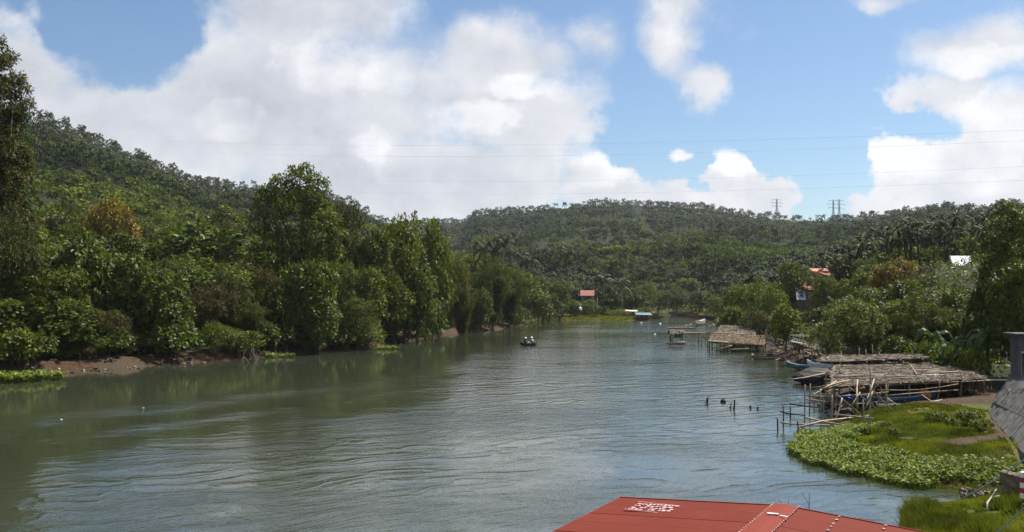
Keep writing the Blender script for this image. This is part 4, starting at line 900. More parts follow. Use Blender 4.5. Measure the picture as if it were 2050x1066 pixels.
# ------------------------------------------------------------------ water hyacinth and grass on the near bank
def hyacinth(name, label, pts, seed, hmax=.40, L=.135):
    rs = np.random.RandomState(seed); x, y = pts; k = len(x); z = np.maximum(height(x, y), 0); hh = hmax*(.35+.65*fbm(x*.9, y*.9))*rs.uniform(.5, 1.1, k); a = rs.uniform(0, 6.28, k); el_ = rs.uniform(.1, 1.2, k)
    ax = np.stack([np.cos(a)*np.cos(el_), np.sin(a)*np.cos(el_), np.sin(el_)], 1); nm = np.stack([-np.cos(a)*np.sin(el_), -np.sin(a)*np.sin(el_), np.cos(el_)], 1) + sphere_dirs(rs, k)*.3; g = Geo()
    leaves(g, rs, np.stack([x, y, z+hh], 1), ax, nm, L*rs.uniform(.45, 1.5, k), L*.85*rs.uniform(.45, 1.4, k), .25, np.clip(rs.normal(.40, .30, k), 0, 1))
    s0 = np.stack([x, y, z-.02], 1); tip = np.stack([x, y, z+hh], 1); sd = np.stack([-np.sin(a), np.cos(a), 0*a], 1)*.012; v = np.stack([s0-sd, s0+sd, tip], 1).reshape(-1, 3); g.add(v, tri=np.arange(k*3).reshape(-1, 3), tint=.3)
    return g.build(name, M['leaf_water'], kind='stuff', label=label, category='water plants')
def scatter(rs, count, x0, x1, y0, y1, test):
    x, y = rs.uniform(x0, x1, count), rs.uniform(y0, y1, count); ok = test(x, y); return x[ok], y[ok]
rs = np.random.RandomState(31)
def edge_test(x, y):
    P = np.stack([x, y], 1); dr = seg_dist(P, RB); ins = inside(P, POLY); nz = fbm(x*.7+3, y*.7)
    out = np.where(ins, dr < .1 + 1.3*nz*(y > 37.5), dr < 1.0 + 3.6*(nz-.1)) & (y < 53.8); d2 = np.hypot(x-17.9, y-37.4); return out & (d2 > 1.2+nz) & ~((y < 39.6) & (x > 17.2) & ins)
hyacinth('water_hyacinth', 'broad mat of bright water hyacinth along the near right bank', scatter(rs, 80000, 10, 30, 36.8, 54, edge_test), 32)
hyacinth('water_hyacinth', 'clump of water hyacinth floating off the left bank', scatter(rs, 26000, -56, -36, 76, 98, lambda x, y: inside(np.stack([x, y], 1), POLY) & (np.hypot((x+47.8)/7.2, (y-86)/3.2+.0) + (fbm(x/2, y/2)-.5)*.7 < .95)), 33, .75, .34)
hyacinth('water_hyacinth', 'small light green weed patch beside the dead branches', scatter(rs, 4000, -34, -24, 110, 122, lambda x, y: np.hypot((x+29.0)/2.6, (y-116.8)/1.4) + (fbm(x, y)-.5)*.6 < .8), 34, .5, .32)
hyacinth('water_hyacinth', 'pale green weeds floating at the tip of the left point', scatter(rs, 3000, -24, -14, 126, 140, lambda x, y: np.hypot((x+17.8)/2.4, (y-133)/2.6) + (fbm(x, y)-.5)*.6 < .75), 35, .4, .35)
def grass():
    rs = np.random.RandomState(41); n_ = 230000; y = rs.uniform(28**.5, 63**.5, n_)**2; px = rs.uniform(1700, 2120, n_); x = (px-CX)/FPX*y; P = np.stack([x, y], 1); ok = ~inside(P, POLY)
    sm = soil_mask(x, y); ok &= rs.rand(n_) > sm*1.15 - .12; ok &= (fbm(x*1.2, y*1.2) > .33) & (seg_dist(P, [tuple(BF[:2]), tuple(BN[:2])]) > .1) & (x < np.interp(y, [32.5, 55.5], [18.4, 27.6])+.2); x, y = x[ok], y[ok]; k = len(x); z = height(x, y)
    tall = np.clip((fbm(x*.5+7, y*.5)-.35)*2.2, .1, 1); rough = np.clip((fbm(x*.8+70, y*.8)-.48)*8, 0, 1); hh = (.05+.20*tall+.25*rough*(y < 37))*rs.uniform(.6, 1.4, k); a = rs.uniform(0, 6.28, k); w = .016+.02*(y-28)/35
    b = np.stack([x, y, z-.02], 1); sd = np.stack([np.cos(a), np.sin(a), 0*a], 1)*w[:, None]; tip = b + np.stack([rs.normal(0, .4, k)*hh, rs.normal(0, .4, k)*hh, hh], 1)
    t = np.clip(.25+.75*fbm(x*.35, y*.35+20)+rs.normal(0, .18, k)-.35*rough, 0, 1); g = Geo(); g.add(np.stack([b-sd, b+sd, tip], 1).reshape(-1, 3), tri=np.arange(3*k).reshape(-1, 3), tint=np.repeat(t, 3)); return g.build('grass', M['grass'], kind='stuff', label='short green grass on the near right bank', category='grass')
grass()
def far_grass():
    rs = np.random.RandomState(43); n_ = 60000; x, y = rs.uniform(-2, 52, n_), rs.uniform(240, 325, n_); P = np.stack([x, y], 1); d = seg_dist(P, LB); ok = ~inside(P, POLY) & (d < 20) & (d > .6); x, y = x[ok], y[ok]; k = len(x); z = height(x, y); a = rs.uniform(0, 6.28, k); hh = rs.uniform(.15, .55, k)*(.4+fbm(x/3, y/3)*1.4)
    b = np.stack([x, y, z-.02], 1); sd = np.stack([np.cos(a), np.sin(a), 0*a], 1)*.14; tip = b + np.stack([rs.normal(0, .3, k), rs.normal(0, .3, k), hh], 1); g = Geo(); g.add(np.stack([b-sd, b+sd, tip], 1).reshape(-1, 3), tri=np.arange(3*k).reshape(-1, 3), tint=np.repeat(np.clip(rs.normal(.5, .2, k), 0, 1), 3)); return g.build('grass', M['grass'], kind='stuff', label='rough grass on the far landing by the river bend', category='grass')
far_grass()
for i, (px, py, s_) in enumerate(((1885, 850, .42), (1905, 862, .36), (1930, 845, .5), (1950, 858, .55), (1962, 872, .42), (1868, 842, .4), (1775, 818+32, .3), (1790, 870, .26), (1700, 868, .35), (1735, 858, .3))):
    c = onz(px, py, .9); plant('bush1', c.x, c.y, 3.3*s_*.5, 5*s_*.5, 'leaf_bright', ('low leafy plants left of the dirt path bend', 'lowest leafy plants at the dirt path', 'leafy plants right of the path, farthest from the camera', 'leafy plants against the foot of the bank lining', 'last leafy plants below the bank lining', 'leafy weeds at the right end of the blue boat', 'dark weeds in the middle of the grass', 'little weed tuft on the bright grass', 'weeds at the edge of the bamboo pen', 'weeds under the front pole of the long shed')[i])
# ------------------------------------------------------------------ thatch and sheds
def thatch_roof(root, c, seed, mat, rows=9, per=60, name='thatch', strip=(1.1, .085), ragged=.35):
    """roof slope between four corners (eave left, eave right, top right, top left): base mat plus loose overlapping palm strips"""
    rs = np.random.RandomState(seed); c = [rel(root, p) for p in c]; g = Geo(); B = lambda u, v: (c[0]*(1-u)+c[1]*u)*(1-v) + (c[3]*(1-u)+c[2]*u)*v
    nu, nv = 16, 6; up = np.array([0, 0, 1.0]); v = np.array([B(u, w)+up*(.05*(rs.rand()-.5)) for u in np.linspace(0, 1, nu) for w in np.linspace(0, 1, nv)]); i = np.arange(nu-1)[:, None]*nv + np.arange(nv-1)[None]
    q = np.stack([i, i+nv, i+nv+1, i+1], -1).reshape(-1, 4); g.add(np.concatenate([v, v-up*.12]), quad=np.concatenate([q, (q+len(v))[:, ::-1]]), tint=.3)
    down = unit((c[0]+c[1])/2 - (c[2]+c[3])/2); al = unit(c[1]-c[0]); nrm = np.cross(al, -down); nrm = nrm*(1 if nrm[2] > 0 else -1)
    k = rows*per; u = rs.rand(k); w = (rs.randint(0, rows, k)+.9+rs.normal(0, .15, k))/rows; w = np.clip(w, .02, 1.03); p = np.stack([B(a, b) for a, b in zip(u, w)]) + nrm*rs.uniform(.03, .12, k)[:, None]
    ax = down + al*rs.normal(0, ragged, k)[:, None] + nrm*rs.normal(.05, .12, k)[:, None]; leaves(g, rs, p, ax, np.tile(nrm, (k, 1))+rs.normal(0, .25, (k, 3)), strip[0]*rs.uniform(.5, 1.2, k), strip[1]*rs.uniform(.6, 1.6, k), .06, np.clip(rs.normal(.55, .22, k), 0, 1))
    return g.build(name, M[mat], root)
def base(x, y): return max(hz(x, y), -.6)

# the long bamboo boat shed
FL, FR, BR_, BL = (19.9, 59.4, 2.1), (32.5, 65.4, 2.05), (35.0, 74, 2.45), (24.2, 71.5, 2.75)
sh = empty('bamboo_boat_shed', (26, 66, .6), label='long open bamboo shed with a flat grey thatch roof, blue boat beneath', category='shed')
thatch_roof(sh, [FL, FR, BR_, BL], 3, 'thatch', 14, 520, strip=(.8, .045), ragged=.7)
thatch_roof(sh, [(22.5, 69.3, 2.9), (31.5, 72.5, 2.95), (31.8, 74.6, 3.1), (23.6, 72.5, 3.1)], 4, 'thatch', 4, 200, 'thatch_tier', (.9, .06), 1.2)
lerp = lambda a, b, t: tuple(np.array(a)*(1-t)+np.array(b)*t)
for i in range(7):
    t = i/6; p = lerp(FL, FR, t); q = lerp(BL, BR_, t); mid = lerp(p, q, .5)
    for j, c in enumerate((p, mid, q)):
        part_pole(sh, 'post', (c[0]+rnd.uniform(-.15, .15), c[1], base(c[0], c[1])-.3), (c[0]+rnd.uniform(-.2, .2), c[1], c[2]+(.15 if j else rnd.uniform(-.05, .5))), .055, 'bamboo' if j < 2 else 'bamboo_grey')
for c0, c1 in ((FL, FR), (BL, BR_), (lerp(FL, BL, .5), lerp(FR, BR_, .5))): part_pole(sh, 'beam', np.array(c0)+[-.5, 0, -.12], np.array(c1)+[.4, 0, -.12], .055)
for i in range(8): part_pole(sh, 'rafter', np.array(lerp(FL, FR, i/7))+[-.15, -.4, -.05], np.array(lerp(BL, BR_, i/7))+[0, 0, -.05], .04)
for z, t0, t1 in ((1.75, .28, .80), (1.35, .33, .80), (1.0, .0, .4), (1.5, .02, .34)): part_pole(sh, 'rail', np.array(lerp(FL, FR, t0))*[1, 1, 0]+[-.1, -.25, z], np.array(lerp(FL, FR, t1))*[1, 1, 0]+[0, -.25, z+.08], .04)
for i in range(20):     # loose canes on the roof and canes hanging off its left end
    t = rnd.uniform(.02, .95); a = np.array(lerp(FL, FR, t)) + [0, rnd.uniform(.5, 7), .28+rnd.uniform(.0, .1)]; b = a + [rnd.uniform(2, 4.5), rnd.uniform(-.6, 1.4), .05]; part_pole(sh, 'loose_cane', a, b, .045, 'bamboo_grey')
for a, b in (((20.6, 60.4, 2.35), (18.4, 58.6, 1.55)), ((21.6, 61, 2.35), (18.9, 57.9, 2.15)), ((22.0, 60.6, 2.4), (20.9, 57.6, 1.05)), ((23.2, 61, 2.4), (21.4, 57.4, 1.55)), ((20.9, 63.5, 2.6), (17.9, 62.0, 2.3)), ((22.5, 59.4, 1.8), (21.7, 58.6, .8))): part_pole(sh, 'leaning_cane', a, b, .05, 'bamboo')
for i in range(16):
    a = np.array([rnd.uniform(19.2, 24.5), rnd.uniform(58.0, 61.5), 0]); a[2] = base(a[0], a[1]) + rnd.choice([0, 0, .6]); b_ = a + [rnd.uniform(-2.2, 2.2), rnd.uniform(-.8, .8), rnd.uniform(.7, 2.0)]; part_pole(sh, 'leaning_cane', a, b_, .035, 'bamboo')
part_pole(sh, 'front_pole', (21.35, 56.9, base(21.35, 56.9)-.3), (21.5, 57.1, 3.5), .06, 'bamboo_grey', bend=.01)
for px, top, d in ((1684, 703, 73), (1720, 697, 74), (1733, 700, 75), (1746, 690, 76), (1760, 706, 74), (1812, 706, 76), (1648+22, 722, 72)):
    p = at(px, top, d); part_pole(sh, 'tall_stake', (p.x, p.y, base(p.x, p.y)-.2), tuple(p), .04, 'bamboo_grey', bend=.05)
for i, (px, py, d, w_, mt, nm) in enumerate(((1816, 733, 73, 2.0, 'white_paint', 'tin_sheet'), (1800, 727, 74, 2.8, 'tin', 'tin_sheet'), (1890, 751, 66.6, 4.2, 'pale_plank', 'plank'), (1868, 757, 64.8, 4.6, 'plank', 'plank'), (1905, 758, 65.3, 2.2, 'roof_rust', 'plank'), (1880, 745, 69, 3.0, 'pale_plank', 'plank'), (1740, 741, 69, 3.4, 'plank', 'plank'), (1985, 761, 67, 3.6, 'pale_plank', 'walkway_plank'))):
    p = at(px, py, d); g = Geo(); q = rel(sh, (p.x, p.y, p.z)); g.box(q, (w_, .35, .04), .35+rnd.uniform(-.2, .2), (.1, .03, 0)); g.build(nm, M[mt], sh)
# leaf screen hanging at the shed's right end
g = Geo(); rs = np.random.RandomState(8); k = 420; p = np.stack([rs.uniform(29, 32.6, k), rs.uniform(64.2, 66.2, k), rs.uniform(.9, 2.1, k)], 1) - np.array(sh.location); leaves(g, rs, p, rs.normal(0, .5, (k, 3))+[0, 0, -1], sphere_dirs(rs, k), .5, .06, .1); g.build('palm_leaf_screen', M['thatch_gold'], sh)

def hull_geo(L, beam, depth, sheer=.35, t=.04, n_=17, m_=9, point=1.0):
    """open boat, bow along +x: lofted outer skin, inner skin, gunwale"""
    s = np.linspace(-1, 1, n_); g = Geo(); outs, ins_ = [], []
    for a in s:
        w = beam/2*max(1-abs(a)**2.4, .0)**.8 + .015; zt = depth + sheer*abs(a)**2.5; zb = depth*.0 + (depth+sheer)*.55*abs(a)**6; th = np.linspace(-1, 1, m_)
        prof = lambda w, zb, zt: np.stack([np.full(m_, a*L/2), w*np.sin(th*np.pi/2), zb + (zt-zb)*np.abs(th)**2.6], 1)
        outs.append(prof(w, zb, zt)); ins_.append(prof(max(w-t, .004), zb+t, zt))
    for S_, flip in ((outs, False), (ins_, True)):
        v = np.concatenate(S_); i = np.arange(n_-1)[:, None]*m_ + np.arange(m_-1)[None]; q = np.stack([i, i+m_, i+m_+1, i+1], -1).reshape(-1, 4); g.add(v, quad=q[:, ::-1] if flip else q)
    o = n_*m_; q = []
    for i in range(n_-1):
        for e in (0, m_-1): q.append([i*m_+e, (i+1)*m_+e, o+(i+1)*m_+e, o+i*m_+e])
    V = np.concatenate(outs+ins_); g.add(V, quad=q); return g
def canoe(x, y, z, rz, L, beam, depth, mat, label, group=None, outrigger=False, stripe=None, sheer=.35, tilt=0, name='canoe', cat='boat'):
    r = empty(name, (x, y, z), rz, label=label, category=cat, group=group); r.rotation_euler = (0, tilt, rz)
    hull_geo(L, beam, depth, sheer).build('hull', M[mat], r, smooth=True)
    for q in (-.25, .22): g = Geo(); g.box((q*L, 0, depth*.72), (.18, beam*.9, .03)); g.build('thwart', M['plank'], r)
    if stripe:
        s = np.linspace(-.9, .9, 15); 
        for sg in (1, -1):
            g = Geo(); g.tube([(a*L/2, sg*(beam/2*max(1-abs(a)**2.4, 0)**.8+.025), depth+sheer*abs(a)**2.5-.03) for a in s], .03, 5); g.build('gunwale', M[stripe], r)
    if outrigger:
        for sg in (1, -1):
            g = Geo(); g.tube([(-L*.36, sg*beam*1.9, .06), (0, sg*beam*1.9, .0), (L*.36, sg*beam*1.9, .1)], .05, 6); g.build('float', M['bamboo'], r)
        for q in (-.22, .22): g = Geo(); g.tube([(q*L, -beam*1.95, .1), (q*L, -beam*.6, depth+.12), (q*L, beam*.6, depth+.12), (q*L, beam*1.95, .1)], .03, 5); g.build('boom', M['bamboo'], r)
    return r
canoe(25.2, 62.4, .62, .40, 7.0, .95, .55, 'blue_boat', 'long blue outrigger boat propped under the long bamboo shed', outrigger=True, stripe='tin', name='outrigger_boat')
canoe(25.7, 61.5, .60, .40, 5.6, .4, .2, 'white_paint', 'narrow white hull lying along the blue boat under the long shed', sheer=.15)
for px, d in ((1742, 60.6), (1800, 60.9), (1840, 62.4)):
    p = at(px, 835, d+1.0); r = empty('boat_trestle', (p.x, p.y, base(p.x, p.y)), .3, label='crooked wooden trestle under the %s of the blue boat' % {1742: 'bow', 1800: 'middle', 1840: 'stern'}[px], category='trestle'); zt = max(.85 - base(p.x, p.y), .25)
    for sg in (-1, 1): pole((-.2*sg, .5*sg, -.1), (0, .32*sg, zt), .045).build('leg', M['wet_wood'], r)
    pole((0, -.7, zt), (0, .7, zt), .05).build('crossbar', M['wet_wood'], r)
def bundle(x, y, z, sx, sy, sz, mat, name, label, cat, seed, sub=3):
    bm = bmesh.new(); bmesh.ops.create_icosphere(bm, subdivisions=sub, radius=1)
    for v in bm.verts:
        p = v.co; nz = float(fbm(np.array([p.x*1.7+seed*5+p.z]), np.array([p.y*1.7+p.z*1.3]))[0]) - .5; v.co = Vector((p.x*sx, p.y*sy, max(p.z, -.5)*sz))*(1+nz*.9)
    me = bpy.data.meshes.new(name); bm.to_mesh(me); bm.free(); me.materials.append(M[mat]); [setattr(f, 'use_smooth', False) for f in me.polygons]
    return link(name, me, loc=(x, y, z), label=label, category=cat)
p = at(1692, 797, 60); bundle(p.x, p.y, p.z, .55, .4, .25, 'blue_tarp', 'tarpaulin', 'crumpled dark blue tarpaulin hung on the left end of the long shed', 'tarpaulin', 1)
p = at(1822, 790, 65); bundle(p.x, p.y, p.z, 1.3, .5, .35, 'blue_tarp', 'tarpaulin', 'dark blue tarpaulin heaped over the blue boat', 'tarpaulin', 2)
p = at(1848, 791, 63.2); bundle(p.x, p.y, p.z, .5, .35, .38, 'orange', 'net_bag', 'orange net bundle behind the poles of the long shed', 'net', 3)
p = onz(1640, 757, .7); bundle(p.x+.6, p.y+2, .45, 2.1, 1.5, .9, 'dark', 'net_heap', 'dark heap of netting on the mud left of the long shed', 'net heap', 4)
p = onz(1693, 830, .5); bundle(p.x, p.y, .5, .45, .4, .4, 'dark', 'net_heap', 'small black net heap inside the bamboo pen', 'net heap', 5)

# ------------------------------------------------------------------ bamboo pen standing in the shallows
pen = empty('bamboo_pen', (18.6, 56, 0), label='crooked bamboo pen of stakes and rails in the shallows before the long shed', category='pen')
for px, yb, yt in ((1557, 860, 836), (1566, 856, 808), (1583, 836, 812), (1598, 867, 842), (1604, 865, 850), (1613, 828, 770), (1620, 824, 768), (1612, 845, 824), (1642, 846, 778), (1652, 842, 800), (1664, 850, 790), (1672, 846, 822), (1690, 838, 788), (1702, 826, 770), (1730, 862, 800), (1742, 880, 770), (1716, 838, 792), (1630, 812, 785), (1655, 792, 740), (1680, 800, 752)):
    a = onz(px, yb, 0); top = CAMZ - (yt-HOR)/FPX*a.y; part_pole(pen, 'stake', (a.x, a.y, min(base(a.x, a.y), 0)-.3), (a.x+rnd.uniform(-.08, .08), a.y, top), .055 if px != 1566 else .045, 'wet_wood' if px < 1612 else 'bamboo_grey', bend=.04)
def dd(y, z): return (CAMZ-z)*FPX/(y-HOR)
for pts, z, mt in (([(1563, 824), (1586, 833), (1612, 832)], .8, 'wet_wood'), ([(1564, 846), (1596, 857), (1662, 852)], .35, 'bamboo'), ([(1598, 856), (1662, 850), (1742, 832)], .42, 'bamboo'), ([(1614, 800), (1660, 808), (1722, 808)], .75, 'bamboo'), ([(1581, 809), (1622, 815), (1676, 820)], .5, 'wet_wood'), ([(1612, 836), (1650, 846), (1690, 852)], .4, 'bamboo_grey'), ([(1616, 793), (1660, 797), (1706, 797)], .9, 'bamboo_grey'), ([(1640, 789), (1680, 792)], 1.0, 'bamboo'), ([(1670, 830), (1748, 838)], .55, 'bamboo_grey'), ([(1600, 775), (1660, 780)], .6, 'wet_wood'), ([(1655, 748), (1700, 742)], .9, 'pale_plank'), ([(1650, 760), (1712, 765)], 1.1, 'bamboo_grey'), ([(1652, 768), (1690, 766)], 1.2, 'bamboo_grey')):
    P = [at(x, y, dd(y, z)) for x, y in pts]; g = Geo(); Q = np.array([rel(pen, p) for p in P]); Q[:, 1] = np.linspace(Q[0, 1], Q[-1, 1], len(Q)); g.tube(Q, np.linspace(.06, .045, len(Q)), 6); g.build('rail', M[mt], pen, smooth=True)
a, b = at(1673, 842, 56.5), at(1686, 797, 57.2); part_pole(pen, 'brace', tuple(a), tuple(b), .06, 'bamboo_grey'); part_pole(pen, 'brace', tuple(at(1706, 812, 58)), tuple(at(1722, 786, 58.5)), .055, 'bamboo')
# ------------------------------------------------------------------ small shed with plank rack
sb = empty('plank_rack_shed', (32.2, 106, .7), label='small lean-to with a plank rack on its roof, left of the long shed', category='shed')
P4 = [tuple(at(1584, 684, 103)), tuple(at(1640, 703, 101)), tuple(at(1642, 694, 107)), tuple(at(1590, 677, 108))]; thatch_roof(sb, P4, 12, 'thatch', 6, 120, strip=(.9, .07))
for px, yt, d in ((1585, 684, 103), (1607, 668, 102), (1625, 690, 101.5), (1631, 692, 104), (1640, 698, 104), (1597, 680, 107)):
    p = at(px, yt, d); part_pole(sb, 'post', (p.x, p.y, base(p.x, p.y)-.2), tuple(p), .07, 'bamboo_grey' if px != 1607 else 'bamboo', bend=.02)
for k_ in range(4):
    a = at(1588+k_*5, 672+k_*.6, 104+k_*.6); b = at(1604+k_*4, 671+k_*1.2, 104+k_*.6); g = Geo(); g.box(rel(sb, (a+b)/2), ((b-a).length+.7, .22, .05), .1); g.build('plank', M['pale_plank'], sb)
for px in (1588, 1594, 1602): p = at(px, 670, 104.5); part_pole(sb, 'rack_post', (p.x, p.y, p.z-.9), tuple(p), .05, 'pale_plank')
part_pole(sb, 'eave_board', P4[0], tuple(at(1612, 690, 102)), .10, 'white_paint', bend=.0)
p = onz(1620, 735, .6); canoe(p.x, p.y+1, base(p.x, p.y)+.25, 2.5, 4.2, .7, .45, 'teal', 'dull blue boat drawn up under the plank rack shed', stripe='tin'); p = onz(1643, 739, .6); canoe(p.x, p.y, base(p.x, p.y)+.2, 2.1, 3.4, .7, .5, 'tin', 'pale metal boat nosing out right of the plank rack shed')
# ------------------------------------------------------------------ far thatched shed over the water
sa = empty('thatched_shed', (31, 131, 0), label='wide golden thatched shed on stilts at the far right water edge', category='shed')
A0, A1, A2, A3 = [tuple(at(*q)) for q in ((1420, 684, 127), (1528, 692, 126), (1532, 673, 132), (1426, 668, 133))]
thatch_roof(sa, [A0, A1, A2, A3], 21, 'thatch_gold', 12, 330, strip=(.75, .07)); thatch_roof(sa, [tuple(at(*q)) for q in ((1434, 667, 134), (1512, 671, 134), (1508, 655, 142), (1442, 652, 142))], 22, 'thatch', 8, 220, 'thatch_tier', (.8, .08))
part_pole(sa, 'ridge_pole', np.array(A3)+[-.8, 0, .15], np.array(lerp(A3, A2, .6))+[0, 0, .15], .12, 'bamboo')
for i in range(8):
    t = i/7; p = lerp(A0, A1, t); q = lerp(A3, A2, t)
    for c in (p, q): part_pole(sa, 'post', (c[0], c[1], min(base(c[0], c[1]), 0)-.3), (c[0], c[1], c[2]), .085, 'wet_wood', bend=.02)
for a, b, mt in (((1420, 683, 125.6), (1458, 686, 125.4), 'white_paint'), ((1430, 703, 125), (1466, 692, 125.2), 'bamboo'), ((1415, 694, 125.5), (1450, 697, 125.5), 'wet_wood'), ((1462, 700, 125), (1500, 698, 125), 'bamboo_grey')): part_pole(sa, 'rail', tuple(at(*a)), tuple(at(*b)), .08, mt)
for k_ in range(12): a = at(rnd.uniform(1520, 1560), rnd.uniform(668, 682), 124); part_pole(sa, 'loose_cane', tuple(a), tuple(a + Vector((rnd.uniform(-3, 3), rnd.uniform(-1, 1), rnd.uniform(-1.4, .8)))), .06, 'thatch')
for i, (px, yb, yt) in enumerate(((1398, 692, 680), (1404, 693, 680), (1411, 690, 678), (1397, 684, 670), (1417, 700, 676))):
    a = onz(px, yb, 0); r = empty('water_stake', (a.x, a.y, 0), label=('leftmost front stake of those left of the golden thatched shed', 'second front stake left of the golden thatched shed', 'third front stake left of the golden thatched shed', 'back stake, farthest from the golden thatched shed', 'stake touching the corner of the golden thatched shed')[i], category='stake', group='stakes beside the thatched shed'); pole((0, 0, -.8), (.05, 0, CAMZ-(yt-HOR)/FPX*a.y), .06).build('pole', M['wet_wood'], r)
for i, (px, py, L, rz_, mt, lb) in enumerate(((1545, 716, 5.0, .1, 'plank', 'brown canoe on the mud below the thatched shed'), (1530, 722, 6.0, -.05, 'bamboo_grey', 'long weathered canoe at the water edge below the thatched shed'), (1560, 700, 3.6, .3, 'tin', 'pale canoe in the shadow right of the thatched shed'), (1508, 707, 4.5, .1, 'plank', 'canoe under the right end of the thatched roof'))):
    p = onz(px, py, .25); canoe(p.x, p.y, base(p.x, p.y)+.05, rz_, L, .7, .4, mt, lb)
p = onz(1506, 703, .5); bundle(p.x, p.y, base(p.x, p.y)+.3, .25, .25, .4, 'wall_pale', 'white_barrel', 'white barrel under the golden thatched roof', 'barrel', 9, 2)
def shore_debris():
    rs = np.random.RandomState(19); g = Geo()
    for k_ in range(420):
        y = rs.uniform(60, 128); s = rs.uniform(-.8, 4.5); i = np.interp(y, [58, 64, 76, 86, 100, 112, 124, 145], [19.5, 21.5, 25, 27.5, 30.3, 31.5, 34, 36.5]); x = i+s; z = max(hz(x, y), 0); L = rs.uniform(.15, .9)
        g.box((x, y, z+.08), (L, rs.uniform(.08, .3), rs.uniform(.05, .2)), rs.rand()*3, (rs.normal(0, .2), rs.normal(0, .2), 0), rs.rand())
    return g.build('shore_debris', M['shore'], kind='stuff', label='scattered timber scraps and litter along the muddy right shore', category='debris')
M['shore'] = plain('shore', (.19, .145, .10), (.08, .06, .045), 1.0, .9, tint=.9); shore_debris()
def left_debris():
    rs = np.random.RandomState(29); g = Geo()
    for k_ in range(150):
        px = rs.uniform(60, 420); c = onz(px, np.interp(px, [0, 140, 400], [744, 741, 724]) - rs.uniform(1, 22), .4); g.box((c.x, c.y, max(hz(c.x, c.y), 0)+.05), rs.uniform(.08, .4, 3)*[1, 1, .6], rs.rand()*3, (rs.normal(0, .3), rs.normal(0, .3), 0), rs.rand())
    return g.build('bank_stones', M['shore'], kind='stuff', label='loose stones and scraps on the brown mud of the left bank', category='stones')
left_debris()
for i, (px, py) in enumerate(((486, 722), (500, 726), (514, 722), (562, 722))):
    c = onz(px, py, 0); r = empty('dead_branches', (c.x, c.y, 0), label=('dead grey branches left of the small weed patch', 'dead grey branches in front of the small weed patch', 'dead grey branches behind the small weed patch', 'pale dead shrub standing in the water right of the weed patch')[i], category='branches')
    for q in range(8): a = rnd.uniform(0, 6.28); pole((0, 0, -.3), (1.0*math.cos(a), .6*math.sin(a), rnd.uniform(.6, 1.9)), .05, .015, 4, .2).build('branch', M['plank'], r)
# ------------------------------------------------------------------ stakes and floats in midstream
for i, (px, yb, yt, lb) in enumerate(((1413, 808, 796, 'short stake of the leaning pair in midstream'), (1416, 808, 793, 'taller stake of the leaning pair in midstream'), (1462, 818, 806, 'thin stake left of the thick one in the row of stakes'), (1469, 820, 800, 'thick dark stake in the row of stakes before the pen'), (1501, 818, 811, 'worn stump right of the thick dark stake'), (1516, 820, 814, 'lowest worn stump nearest the bamboo pen'))):
    a = onz(px, yb, 0); r = empty('water_stake', (a.x, a.y, 0), label=lb, category='stake'); pole((0, 0, -1), (.06, 0, CAMZ-(yt-HOR)/FPX*a.y), .07 if px in (1469, 1501, 1516) else .045, bend=.06).build('pole', M['dark'], r); g = Geo(); g.tube([[0, 0, .05], [0, 0, .12]], .085, 6); g.build('weed_collar', M['wet_wood'], r)
a = onz(1448, 806, 0); bundle(a.x, a.y, .05, .22, .16, .2, 'dark', 'driftwood_stump', 'dark round stump floating between the stakes', 'stump', 6, 2)
for px, py, lb in ((1284, 646, 'white float nearest the blue roofed houseboat'), (1322, 648, 'white float below the brown heap boat'), (1311, 669, 'lone white float in open water left of the raft hut'), (1204, 657, 'dark float in midstream below the landing'), (1354, 646, 'dark float left of the leaning white boat'), (1397, 662, 'dark float below the leaning white boat'), (287, 817, 'white scrap drifting on the calm left water'), (123, 840, 'white scrap drifting near the left picture edge'), (1378, 688, 'dark float right of the raft hut'), (1402, 702, 'dark log floating before the thatched shed'), (1440, 715, 'dark float beneath the thatched shed')):
    a = onz(px, py, 0); s_ = a.y/250; bundle(a.x, a.y, .0, .30*s_, .2*s_, .11*s_, 'white_paint' if lb.startswith(('white', 'lone')) else 'dark', 'float', lb, 'float', px % 7, 2)
# ------------------------------------------------------------------ raft hut and rafts
p = onz(1354, 689, 0); rh = empty('raft_hut', (p.x, p.y, 0), .1, label='tiny thatched hut on a raft with a green curtain in midstream', category='hut')
for k_ in range(9): g = Geo(); g.tube([(-1.3, -.8+k_*.2, .1), (1.3, -.8+k_*.2, .12)], .09, 6); g.build('raft_pole', M['bamboo'], rh)
for sx in (-.8, .8):
    for sy in (-.6, .6): pole((sx, sy, .1), (sx, sy, 1.75), .05).build('post', M['wet_wood'], rh)
L_ = np.array(rh.location); thatch_roof(rh, [L_+rotz(.1) @ q for q in np.array([(-1.1, -.9, 1.65), (1.1, -.9, 1.65), (1.1, .05, 2.15), (-1.1, .05, 2.15)])], 30, 'thatch', 3, 30, strip=(.7, .16)); thatch_roof(rh, [L_+rotz(.1) @ q for q in np.array([(1.1, .95, 1.65), (-1.1, .95, 1.65), (-1.1, .05, 2.15), (1.1, .05, 2.15)])], 31, 'thatch', 3, 30, strip=(.7, .16))
g = Geo(); g.box((.15, -.55, 1.25), (1.3, .04, .55)); g.build('curtain', M['teal'], rh); g = Geo(); g.box((.5, -.75, .3), (1.2, .35, .2)); g.build('bench', M['white_paint'], rh)
p0 = onz(1342, 687, 0); r = empty('water_stake', (p0.x, p0.y, 0), label='dark thick stake at the left of the raft hut', category='stake'); pole((0, 0, -.8), (0, 0, 1.7), .1).build('pole', M['dark'], r)
